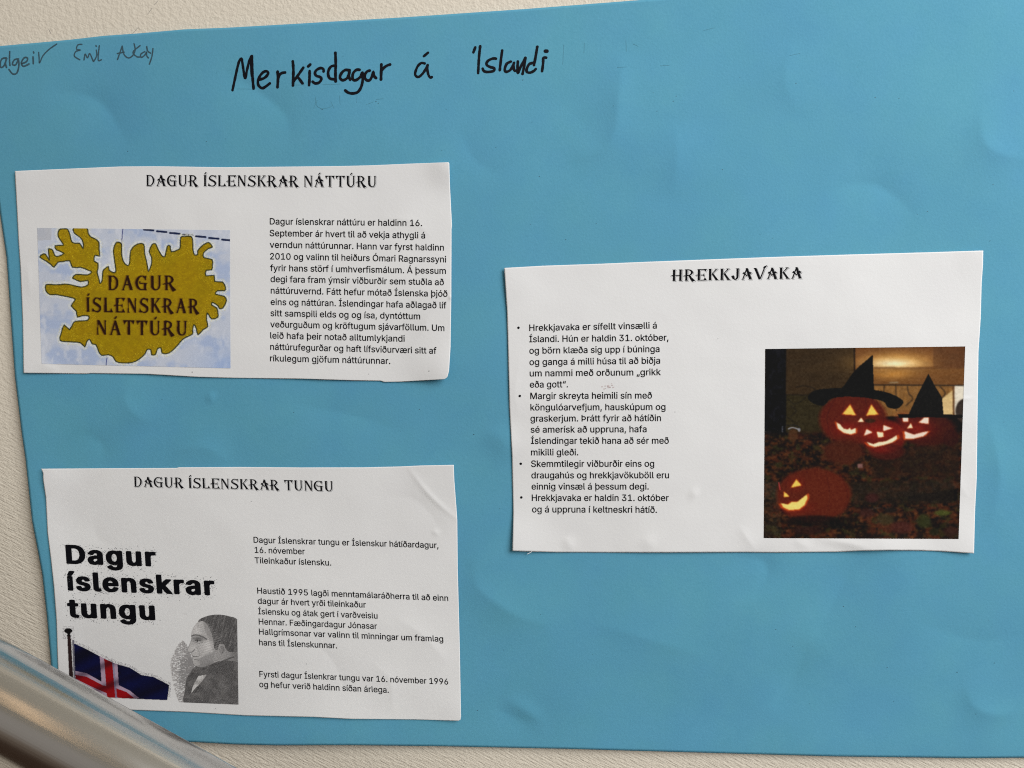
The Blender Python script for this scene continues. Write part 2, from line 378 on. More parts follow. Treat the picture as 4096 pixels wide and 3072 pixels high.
# ------------------------------------------------------------------ lettering (outlines in font units)
BODY, BOLD = [{",":[94,[[18,-64,43,-64,46,-62,72,32,72,37,70,40,34,40,30,37,15,-55,15,-61]]],".":[94,[[43,-6,55,-6,64,-1,71,7,75,18,74,29,70,36,63,43,53,48,43,48,33,44,24,34,21,26,21,15,25,6,35,-4]]],"0":[227,[[102,-7,124,-8,145,-2,162,7,178,22,186,33,196,53,202,72,206,99,206,155,202,178,193,207,183,226,167,244,148,256,125,262,101,262,83,257,64,247,50,233,40,219,31,201,23,174,20,147,22,90,28,62,38,38,49,22,64,7,81,-2],[107,30,96,33,87,38,77,48,69,63,63,85,60,101,59,145,65,179,72,197,79,208,88,217,99,223,115,226,129,222,139,217,148,208,155,197,161,182,166,159,168,111,162,78,150,48,140,38,133,33,119,29]]],"1":[227,[[37,-4,196,-4,200,-1,200,28,198,31,143,32,142,255,139,258,97,258,39,215,39,179,45,175,102,216,102,33,37,31,34,28,34,0]]],"2":[227,[[30,-4,195,-4,199,-1,199,29,196,32,85,33,167,121,183,143,192,162,195,190,190,214,180,231,166,245,146,257,125,262,100,262,79,257,56,243,43,229,33,212,28,186,28,180,31,177,65,177,67,180,71,199,77,211,91,222,110,226,125,224,144,215,154,199,156,181,152,167,136,142,28,26,28,0]]],"3":[227,[[97,-7,132,-6,148,-2,162,5,182,22,196,43,200,59,201,79,197,97,188,116,172,132,162,139,147,146,121,150,190,228,190,255,187,258,35,258,31,255,31,225,34,222,136,221,75,152,74,124,78,120,112,119,129,116,140,110,150,102,157,91,160,79,158,58,150,44,142,38,129,32,115,29,97,30,85,33,70,42,64,50,59,67,56,70,21,70,18,66,19,51,23,40,33,24,44,13,66,0,85,-6]]],"5":[227,[[98,-7,121,-8,146,-2,167,10,181,25,190,39,197,55,200,80,199,95,193,119,187,131,170,151,156,161,130,170,105,171,91,168,73,161,79,221,184,222,188,225,188,255,184,258,47,258,43,255,30,125,34,122,65,119,90,132,103,134,119,133,130,130,142,123,151,112,158,94,159,72,151,51,139,38,121,30,105,29,94,32,82,38,70,50,66,65,62,69,30,69,26,67,26,59,30,41,43,21,55,10,67,2,79,-3]]],"6":[227,[[102,-7,124,-8,134,-6,148,-2,163,7,185,30,192,43,197,56,198,66,198,97,193,113,181,133,162,150,144,158,130,161,101,160,165,252,165,255,162,258,125,258,121,255,54,156,38,126,30,104,28,89,28,65,33,47,41,30,56,13,68,4,86,-4],[108,29,96,32,80,42,69,61,67,84,71,101,81,116,100,127,118,128,138,121,150,111,158,91,159,71,151,49,142,39,126,30]]],"9":[227,[[64,-4,101,-4,105,-2,171,97,187,126,195,146,198,162,198,185,192,210,185,225,167,245,158,250,139,259,125,262,101,262,85,258,69,251,58,244,45,231,36,217,30,200,28,185,28,160,33,141,45,122,60,107,78,98,98,93,125,94,62,3,62,-1],[108,126,96,129,79,141,69,159,67,179,70,195,82,215,100,224,118,226,137,220,149,209,157,191,159,168,156,155,144,137,126,128]]],"D":[251,[[28,-4,122,-4,153,1,176,10,191,20,205,33,216,49,225,66,233,99,235,140,232,161,225,189,216,206,205,222,182,241,155,253,127,258,30,258,26,256,26,0],[67,33,67,221,118,222,135,219,150,214,165,205,174,198,180,188,191,164,195,141,195,114,187,81,177,62,168,52,144,38,113,32]]],"F":[205,[[28,-4,63,-4,67,-1,67,107,174,107,178,110,178,140,174,143,67,143,67,221,185,222,188,225,188,255,186,258,30,258,26,256,26,0]]],"H":[258,[[28,-4,63,-4,67,-1,68,112,191,112,192,-1,195,-4,229,-4,232,-2,232,255,230,258,195,258,192,255,190,148,67,148,67,255,63,258,30,258,26,256,26,0]]],"J":[198,[[81,-7,114,-6,137,3,157,21,167,37,172,65,172,255,169,258,135,258,132,255,132,67,128,52,121,40,108,32,97,29,88,29,75,33,63,41,57,51,53,65,53,87,51,90,16,91,13,88,14,50,18,36,25,25,36,12,48,3,61,-3]]],"M":[314,[[28,-4,61,-4,65,0,65,187,80,146,138,-1,142,-4,171,-4,175,-1,248,187,248,-1,252,-4,285,-4,288,-2,288,255,286,258,237,258,234,256,157,53,145,90,80,255,76,258,30,258,26,256,26,0]]],"R":[224,[[28,-4,63,-4,67,-1,68,95,120,95,171,0,175,-4,214,-4,217,-2,217,3,215,8,163,101,182,113,197,130,205,146,209,171,208,190,203,210,193,228,172,246,152,255,132,258,30,258,26,256,26,0],[67,132,67,222,131,221,144,217,157,209,167,191,168,170,165,156,155,142,144,136,124,132]]],"S":[223,[[96,-8,139,-7,155,-2,172,5,184,15,200,33,207,51,208,61,208,78,204,95,196,108,182,122,152,138,86,158,70,168,63,178,62,190,64,200,70,209,87,221,105,225,129,223,148,215,159,205,164,188,167,185,200,185,204,188,202,206,196,221,190,229,177,243,167,250,154,256,134,261,94,261,76,257,60,250,46,240,35,228,28,216,22,200,22,180,26,161,34,148,45,137,73,121,144,99,159,90,167,80,168,74,167,61,158,45,144,35,122,29,96,30,72,40,63,49,58,61,57,69,54,72,19,72,15,70,16,58,20,42,29,27,42,13,66,-2]]],"T":[224,[[95,-4,129,-4,132,0,133,221,209,222,212,225,212,255,209,258,15,258,12,255,12,225,15,222,92,221,92,0]]],"U":[259,[[118,-8,153,-7,168,-3,184,4,199,14,214,28,225,46,232,75,232,255,229,258,196,258,193,255,192,90,187,65,181,53,172,44,158,35,136,30,116,31,92,40,81,48,72,63,67,81,67,255,63,258,30,258,26,255,26,78,31,53,43,31,65,10,94,-4]]],"a":[195,[[68,-8,90,-8,104,-6,119,1,134,14,134,0,137,-4,169,-4,172,-1,172,135,171,147,167,158,160,171,146,184,124,193,91,197,72,194,55,188,39,179,27,167,17,149,17,144,20,141,50,132,55,136,60,145,68,153,85,160,105,161,122,155,129,148,132,139,133,125,132,122,117,118,66,111,46,105,30,96,20,87,14,76,11,60,11,48,13,36,19,22,38,2,49,-3],[82,27,66,30,55,38,50,50,55,67,62,72,76,77,133,87,132,60,124,42,105,30]]],"b":[212,[[105,-8,130,-8,147,-2,164,8,182,28,192,48,198,73,199,108,194,135,185,157,177,168,157,185,137,194,110,197,90,193,72,183,61,170,61,255,57,258,26,258,22,255,23,-1,26,-4,58,-4,60,0,60,19,78,1,92,-6],[105,28,92,31,82,37,70,52,62,78,61,105,65,126,76,147,92,157,114,161,137,153,150,138,157,118,160,89,154,61,145,43,138,36,128,31,114,28]]],"d":[212,[[88,-8,106,-8,124,-4,138,4,152,20,152,0,155,-4,186,-4,190,-1,190,255,187,258,155,258,151,255,150,172,137,185,119,194,103,197,76,194,58,187,48,180,32,163,19,139,14,118,12,93,15,66,23,41,35,22,48,8,67,-3],[98,28,86,30,75,36,62,52,53,79,52,104,58,129,67,145,84,157,105,161,128,154,135,148,141,139,149,119,152,87,147,61,136,42,120,31,106,28]]],"e":[202,[[96,-8,123,-8,138,-4,153,3,175,21,185,38,187,47,184,50,152,57,149,54,141,41,129,32,113,28,91,29,78,35,65,46,55,66,53,81,186,81,190,85,187,127,181,148,173,162,162,175,146,186,129,193,108,197,76,193,58,185,48,178,36,167,27,154,17,129,13,110,12,92,15,66,21,46,32,27,48,10,58,3,74,-4],[53,116,57,129,65,143,75,153,98,161,114,160,131,152,142,138,149,118,148,115]]],"f":[127,[[38,-4,71,-4,75,-1,75,159,115,159,118,163,118,192,115,194,76,194,75,213,80,228,88,232,104,232,115,230,118,232,126,261,123,265,118,267,103,269,86,269,76,267,60,260,46,248,38,234,36,220,36,195,3,194,-1,191,-1,163,2,160,36,159,36,0]]],"g":[213,[[88,-79,118,-79,149,-72,162,-64,176,-51,187,-33,190,-17,190,190,187,194,155,194,152,190,152,170,136,186,120,194,93,197,73,193,62,189,48,180,32,163,20,141,13,112,12,95,15,68,25,41,42,19,55,9,71,2,87,-2,108,-2,119,0,134,7,152,24,152,-5,148,-21,144,-29,130,-39,111,-44,86,-42,67,-33,52,-17,44,-19,21,-32,21,-36,26,-45,42,-62,67,-75],[102,34,82,38,66,49,58,65,54,76,52,105,58,128,67,145,82,157,94,160,106,161,125,155,132,150,141,140,151,113,152,85,147,64,138,48,123,38]]],"h":[205,[[25,-4,57,-4,61,-1,61,116,63,128,68,141,77,151,98,160,116,159,128,154,136,146,142,134,144,118,145,-2,148,-4,179,-4,182,0,182,134,177,156,169,172,157,184,143,192,127,196,109,197,86,192,70,182,61,173,61,255,57,258,26,258,22,255,22,0]]],"i":[83,[[25,-4,57,-4,61,0,61,190,57,194,26,194,22,190,22,0],[35,218,48,218,57,221,67,234,68,245,64,255,58,261,49,266,36,266,30,264,20,254,17,248,17,236,20,229,28,220]]],"j":[83,[[-7,-75,20,-74,36,-68,51,-53,60,-33,61,190,58,194,26,194,23,191,22,-14,21,-25,16,-35,9,-38,-6,-39,-9,-42,-9,-72],[34,218,51,218,58,222,66,232,68,240,66,251,58,261,51,265,32,265,21,257,17,249,18,232,26,222]]],"k":[190,[[25,-4,57,-4,60,-2,61,67,76,82,145,-4,186,-4,190,0,188,5,106,108,184,188,184,192,180,194,141,194,61,113,61,255,57,258,26,258,22,255,22,0]]],"l":[95,[[65,-4,80,-4,83,-2,83,30,80,34,67,36,62,43,62,255,59,258,28,258,24,255,24,36,31,18,43,5,56,-2]]],"m":[305,[[25,-4,57,-4,61,-1,62,129,67,143,73,151,81,157,95,161,105,161,118,156,128,148,132,136,132,0,135,-4,168,-4,172,-1,172,131,177,144,184,153,204,161,215,161,230,155,236,151,242,139,243,-1,247,-4,280,-4,282,0,282,138,277,160,270,172,254,188,239,195,223,198,205,197,188,192,174,183,159,167,153,177,142,188,122,197,105,198,86,193,75,187,60,173,60,190,58,194,25,194,22,190,22,0]]],"n":[205,[[25,-4,57,-4,61,-1,61,116,63,128,68,141,77,151,98,160,116,159,128,154,136,146,142,134,144,118,145,-2,148,-4,179,-4,182,-2,182,140,173,165,157,184,143,192,132,195,119,197,101,196,78,188,60,172,60,190,58,194,26,194,23,192,22,0]]],"o":[208,[[94,-8,112,-8,129,-6,151,4,160,10,180,34,189,53,194,77,195,99,192,126,185,145,177,159,161,177,148,186,128,194,110,197,90,196,74,192,60,186,45,175,31,160,21,141,13,110,13,78,16,62,23,43,33,26,47,11,58,3,79,-6],[97,28,78,35,64,49,54,74,52,103,57,124,68,145,83,157,95,160,107,161,128,155,144,139,153,115,155,83,148,57,137,40,118,29]]],"p":[212,[[25,-75,57,-76,61,-73,61,18,75,4,92,-6,106,-8,130,-8,147,-2,164,8,182,28,191,44,196,59,199,81,199,108,194,135,185,157,177,168,165,180,149,190,137,194,120,197,96,195,76,185,60,169,60,190,58,194,26,194,23,191,22,-72],[105,28,92,31,82,37,70,52,62,78,61,105,65,126,76,147,92,157,114,161,137,153,150,138,157,118,160,89,154,61,145,43,138,36,128,31,114,28]]],"r":[130,[[25,-4,57,-4,61,-1,61,120,63,130,70,144,85,155,97,158,122,157,125,159,126,192,123,196,100,197,85,193,70,185,60,174,60,190,57,194,26,194,23,191,22,0]]],"s":[182,[[80,-8,113,-7,126,-3,141,4,160,22,169,42,170,58,167,71,162,82,151,94,130,105,73,120,65,125,59,133,58,140,64,152,74,158,86,162,101,162,115,157,124,149,133,134,162,140,165,143,166,149,159,164,145,180,126,192,109,196,79,196,51,187,42,181,29,168,22,155,19,144,19,130,23,116,29,106,39,95,66,83,114,71,122,66,128,59,130,52,129,46,124,38,109,29,94,27,74,29,61,36,48,57,16,52,14,49,14,41,20,28,35,9,54,-2]]],"t":[114,[[71,-5,97,-6,106,-4,111,0,106,26,102,30,77,30,71,33,68,43,68,159,103,160,106,163,106,190,102,194,68,195,68,236,65,240,32,240,28,236,28,195,3,194,0,192,-1,163,3,159,28,159,28,38,30,29,37,14,48,4,61,-3]]],"u":[205,[[81,-6,100,-7,118,-2,134,7,145,18,145,0,148,-4,179,-4,182,-1,182,190,179,194,148,194,144,191,144,75,142,60,136,48,128,38,118,33,103,29,91,30,78,35,70,42,63,55,61,69,61,191,57,194,26,194,23,191,22,55,26,38,34,22,46,8,61,-2]]],"v":[195,[[79,-4,114,-4,117,-2,188,183,190,190,188,194,152,194,149,192,98,48,46,192,43,194,8,194,5,192,4,188]]],"y":[195,[[35,-76,55,-77,73,-72,82,-65,100,-45,188,183,190,190,188,194,152,194,149,192,97,47,46,192,43,194,8,194,5,192,4,188,77,-1,69,-22,61,-35,53,-40,30,-39,26,-42,20,-65,20,-71,23,-74]]],"Á":[240,[[7,-4,43,-4,47,-1,71,67,169,67,193,-1,197,-4,232,-4,235,-2,236,2,157,218,140,258,100,258,96,255,5,5,4,0],[83,104,120,211,156,104],[105,275,133,275,167,325,168,331,165,333,128,333,103,282]]],"Í":[150,[[14,-4,135,-4,139,-1,139,29,137,32,96,34,96,220,137,222,139,225,139,255,136,258,15,258,12,255,12,225,14,222,55,220,55,34,14,32,12,29,12,0],[60,275,89,275,123,326,123,331,120,333,84,333,58,281]]],"Ó":[267,[[121,-7,145,-8,165,-4,192,7,206,17,226,39,240,64,246,81,250,106,251,137,248,160,242,186,230,210,220,222,206,237,193,246,174,256,147,262,120,262,96,257,77,248,59,235,41,216,28,192,22,175,17,149,16,116,19,89,28,62,41,38,59,19,77,6,99,-3],[125,31,108,35,92,43,78,56,72,64,65,77,59,95,56,119,56,135,59,159,64,175,73,192,82,203,93,212,110,220,125,223,142,223,169,215,182,205,193,193,201,179,207,160,211,138,211,116,207,94,202,79,195,65,183,50,173,42,154,33,140,31],[118,275,147,275,181,326,181,331,178,333,142,333,116,281]]],"Þ":[221,[[27,-4,61,-4,65,-2,66,52,130,52,149,58,167,67,182,82,188,90,195,106,198,120,197,144,192,160,182,176,162,194,142,202,125,206,65,207,65,255,61,258,28,258,24,255,24,0],[65,88,66,170,124,168,141,162,150,154,157,139,158,122,155,111,147,99,136,93,120,88]]],"á":[195,[[68,-8,90,-8,104,-6,119,1,134,14,134,0,137,-4,169,-4,172,-1,172,135,171,147,167,158,160,171,146,184,124,193,91,197,72,194,55,188,39,179,27,167,17,149,17,144,20,141,50,132,55,136,60,145,68,153,85,160,105,161,122,155,129,148,132,139,133,125,132,122,117,118,66,111,46,105,30,96,20,87,14,76,11,60,11,48,13,36,19,22,38,2,49,-3],[82,27,66,30,55,38,50,50,55,67,62,72,76,77,133,87,132,60,124,42,105,30],[79,210,108,210,142,261,143,267,140,269,103,269,77,216]]],"æ":[319,[[69,-8,91,-8,119,-2,139,10,151,23,163,11,177,2,194,-5,214,-8,232,-8,252,-5,272,4,280,10,292,22,302,38,303,46,300,50,268,57,259,42,245,32,230,28,211,28,196,34,182,45,173,61,169,80,304,81,307,85,307,110,304,129,297,149,286,167,274,179,259,188,239,195,225,197,206,196,187,191,171,181,158,169,147,181,138,187,124,193,102,197,69,193,55,188,39,179,27,167,20,155,17,148,19,141,51,133,60,145,68,153,85,160,105,161,116,158,127,150,133,131,133,115,80,114,55,109,32,98,20,86,14,75,12,66,11,48,13,34,18,23,25,14,40,1,56,-6],[85,27,67,30,55,38,50,54,56,68,69,76,81,79,133,81,133,66,132,58,123,42,107,31],[170,116,173,129,184,146,199,157,215,161,234,159,252,149,261,137,267,118,265,115]]],"é":[202,[[96,-8,123,-8,138,-4,153,3,175,21,185,38,187,47,184,50,152,57,149,54,141,41,129,32,113,28,91,29,78,35,65,46,55,66,53,81,186,81,190,85,187,127,181,148,173,162,162,175,146,186,129,193,108,197,76,193,58,185,48,178,36,167,27,154,17,129,13,110,12,92,15,66,21,46,32,27,48,10,58,3,74,-4],[53,116,57,129,65,143,75,153,98,161,114,160,131,152,142,138,149,118,148,115],[87,210,115,210,150,262,150,267,147,269,111,269,84,216]]],"í":[83,[[25,-4,57,-4,61,0,61,190,57,194,26,194,22,190,22,0],[27,210,55,210,90,262,90,267,87,269,51,269,26,220,24,214]]],"ð":[202,[[92,-8,117,-8,136,-2,155,9,168,22,181,43,187,61,189,79,189,110,186,134,175,167,159,197,138,223,168,239,168,244,160,262,154,264,114,245,86,265,67,274,64,272,53,253,52,247,81,229,50,212,49,209,57,191,60,188,65,188,105,208,120,193,136,169,113,181,82,182,64,177,48,168,30,149,20,130,13,103,13,72,21,43,35,20,48,8,66,-2],[93,28,78,33,63,47,53,71,52,98,59,122,65,132,73,140,90,148,108,149,128,141,141,126,150,100,151,75,144,54,132,37,114,28]]],"ó":[208,[[94,-8,112,-8,129,-6,151,4,160,10,180,34,189,53,194,77,195,99,192,126,185,145,177,159,161,177,148,186,128,194,110,197,90,196,74,192,60,186,45,175,31,160,21,141,13,110,13,78,16,62,23,43,33,26,47,11,58,3,79,-6],[97,28,78,35,64,49,54,74,52,103,57,124,68,145,83,157,95,160,107,161,128,155,144,139,153,115,155,83,148,57,137,40,118,29],[88,210,118,210,151,261,152,267,149,269,112,269,86,216]]],"ö":[208,[[94,-8,112,-8,129,-6,151,4,160,10,180,34,189,53,194,77,195,99,192,126,185,145,177,159,161,177,148,186,128,194,110,197,90,196,74,192,60,186,45,175,31,160,21,141,13,110,13,78,16,62,23,43,33,26,47,11,58,3,79,-6],[97,28,78,35,64,49,54,74,52,103,57,124,68,145,83,157,95,160,107,161,128,155,144,139,153,115,155,83,148,57,137,40,118,29],[61,218,74,218,79,220,89,228,92,235,92,248,90,253,82,261,74,266,63,266,57,264,44,250,43,237,46,229,52,222],[132,218,145,218,152,220,163,234,164,245,160,255,153,262,145,266,135,266,126,262,116,249,115,238,117,231,127,220]]],"ú":[205,[[81,-6,100,-7,118,-2,134,7,145,18,145,0,148,-4,179,-4,182,-1,182,190,179,194,148,194,144,191,144,75,142,60,136,48,128,38,118,33,103,29,91,30,78,35,70,42,63,55,61,69,61,191,57,194,26,194,23,191,22,55,26,38,34,22,46,8,61,-2],[88,210,116,210,150,262,150,267,147,269,111,269,85,217]]],"ý":[195,[[35,-76,55,-77,73,-72,82,-65,100,-45,188,183,190,190,188,194,152,194,149,192,97,47,46,192,43,194,8,194,5,192,4,188,77,-1,69,-22,61,-35,53,-40,30,-39,26,-42,20,-65,20,-71,23,-74],[82,210,111,210,145,262,145,267,142,269,106,269,80,217]]],"þ":[212,[[25,-75,57,-76,61,-73,61,18,75,4,96,-7,123,-8,147,-2,164,8,182,28,194,53,199,81,198,115,191,144,177,168,157,185,144,192,128,196,100,196,81,189,61,171,61,255,57,258,26,258,22,255,22,-72],[105,28,92,31,82,37,70,52,62,78,61,105,65,126,76,147,92,157,114,161,137,153,150,138,157,118,160,89,154,61,145,43,138,36,128,31,114,28]]],"“":[150,[[24,155,61,155,65,158,79,249,79,255,77,258,51,258,48,256,22,162],[86,155,123,155,126,158,141,249,141,255,138,258,113,258,110,256,83,162]]],"„":[143,[[18,-64,43,-64,46,-62,73,34,71,40,34,40,30,38,15,-56,15,-61],[79,-64,105,-64,108,-62,134,31,134,37,132,40,95,40,92,38,77,-56,77,-61]]]," ":[94,[]]},{"D":[285,[[25,-11,125,-12,154,-7,181,2,197,10,213,23,226,38,242,66,249,89,252,115,252,150,246,179,236,202,220,226,204,240,173,257,130,266,26,266,11,259,8,255,8,0,16,-9],[84,41,84,214,115,214,131,212,152,200,164,187,170,174,178,141,178,114,173,91,162,66,145,50,125,42]]],"a":[229,[[65,-15,94,-16,123,-8,135,-12,172,-12,182,-9,190,-1,190,135,188,147,185,158,175,175,163,185,144,196,129,201,105,204,79,203,61,200,42,193,22,180,10,168,-1,149,0,142,7,136,45,125,64,128,70,132,75,141,82,149,92,153,103,153,109,150,113,144,116,134,115,125,67,119,33,110,12,98,5,91,-5,71,-7,60,-5,36,8,12,18,2,36,-8],[85,35,77,36,70,42,68,50,70,63,83,71,115,75,115,60,109,47,102,40]]],"e":[236,[[92,-15,126,-15,145,-11,166,-2,190,17,204,44,202,51,196,55,160,64,149,64,134,58,120,39,110,35,102,35,87,42,77,54,71,73,190,73,200,76,207,84,205,127,198,148,188,166,179,176,158,191,136,200,120,203,94,204,69,200,46,190,30,180,18,167,3,141,-4,110,-4,77,-1,59,10,32,20,19,33,6,53,-6,76,-13],[73,123,80,139,89,149,101,153,114,150,123,141,130,125,129,122]]],"g":[247,[[84,-86,121,-87,161,-77,183,-63,194,-52,202,-37,208,-17,208,190,199,199,190,202,153,202,139,197,124,202,106,204,81,203,66,200,49,194,30,181,17,168,4,145,-4,112,-3,73,4,46,23,18,42,4,73,-7,111,-9,134,-5,129,-25,122,-32,114,-36,93,-36,84,-31,68,-14,55,-9,36,-12,5,-31,3,-35,6,-42,25,-64,48,-77],[97,42,88,46,81,53,75,65,70,87,70,105,75,128,82,141,92,150,103,153,115,149,128,131,134,107,134,85,129,64,123,52,110,43]]],"k":[224,[[22,-11,60,-12,76,-5,78,0,79,56,126,-4,133,-9,143,-12,190,-12,200,-9,208,0,203,9,125,107,199,183,202,189,200,193,194,199,184,202,139,202,129,199,79,150,78,255,71,263,60,266,18,265,8,260,5,255,5,0,12,-9]]],"l":[129,[[54,-12,85,-12,99,-10,109,-4,112,5,104,33,94,38,80,39,78,46,78,255,71,263,60,266,23,266,12,263,5,255,5,31,12,12,21,1,36,-7]]],"n":[239,[[22,-11,60,-12,71,-9,78,-1,79,123,86,142,93,149,102,152,109,152,119,145,126,126,128,-3,134,-9,145,-12,182,-12,197,-5,200,0,200,133,194,158,185,173,174,185,155,197,122,204,98,203,74,197,60,202,23,202,8,195,5,190,5,0,12,-9]]],"r":[164,[[22,-11,60,-12,71,-9,77,-3,78,120,80,130,85,140,97,150,125,149,141,156,143,160,143,192,136,200,121,204,97,204,71,198,60,202,23,202,13,199,6,193,5,0,12,-9]]],"s":[216,[[77,-15,116,-14,139,-8,153,-1,168,9,175,18,187,42,188,58,185,71,177,86,168,95,143,110,86,125,77,133,76,140,79,148,90,154,101,153,109,145,115,133,130,127,169,133,182,142,183,148,182,154,170,173,162,182,144,194,117,202,75,203,42,194,24,183,14,172,2,149,3,121,11,105,22,94,48,79,101,66,111,59,112,51,109,42,100,36,91,34,78,38,72,45,66,59,50,65,9,58,-1,53,-4,49,3,26,11,13,22,4,41,-7]]],"t":[148,[[68,-13,110,-12,121,-8,128,0,123,26,120,32,105,38,87,38,85,43,85,151,105,152,121,158,123,163,123,190,120,196,110,201,85,202,85,236,78,245,67,248,29,248,18,245,11,237,11,202,-5,201,-17,193,-18,163,-10,154,11,151,11,38,14,24,22,10,30,2,44,-7]]],"u":[239,[[78,-14,104,-14,131,-7,145,-12,182,-12,192,-9,199,-3,200,190,192,199,182,202,145,202,135,199,128,193,126,67,122,55,116,45,111,40,100,37,92,40,85,47,79,62,77,193,70,199,60,202,23,202,13,199,6,193,5,55,9,36,20,15,32,3,53,-8]]],"í":[117,[[22,-11,60,-12,71,-9,78,0,78,190,71,199,60,202,18,201,8,196,5,190,5,0,12,-9],[23,203,57,202,72,209,107,261,108,265,106,270,90,277,49,277,33,270,7,215,10,208]]]}]
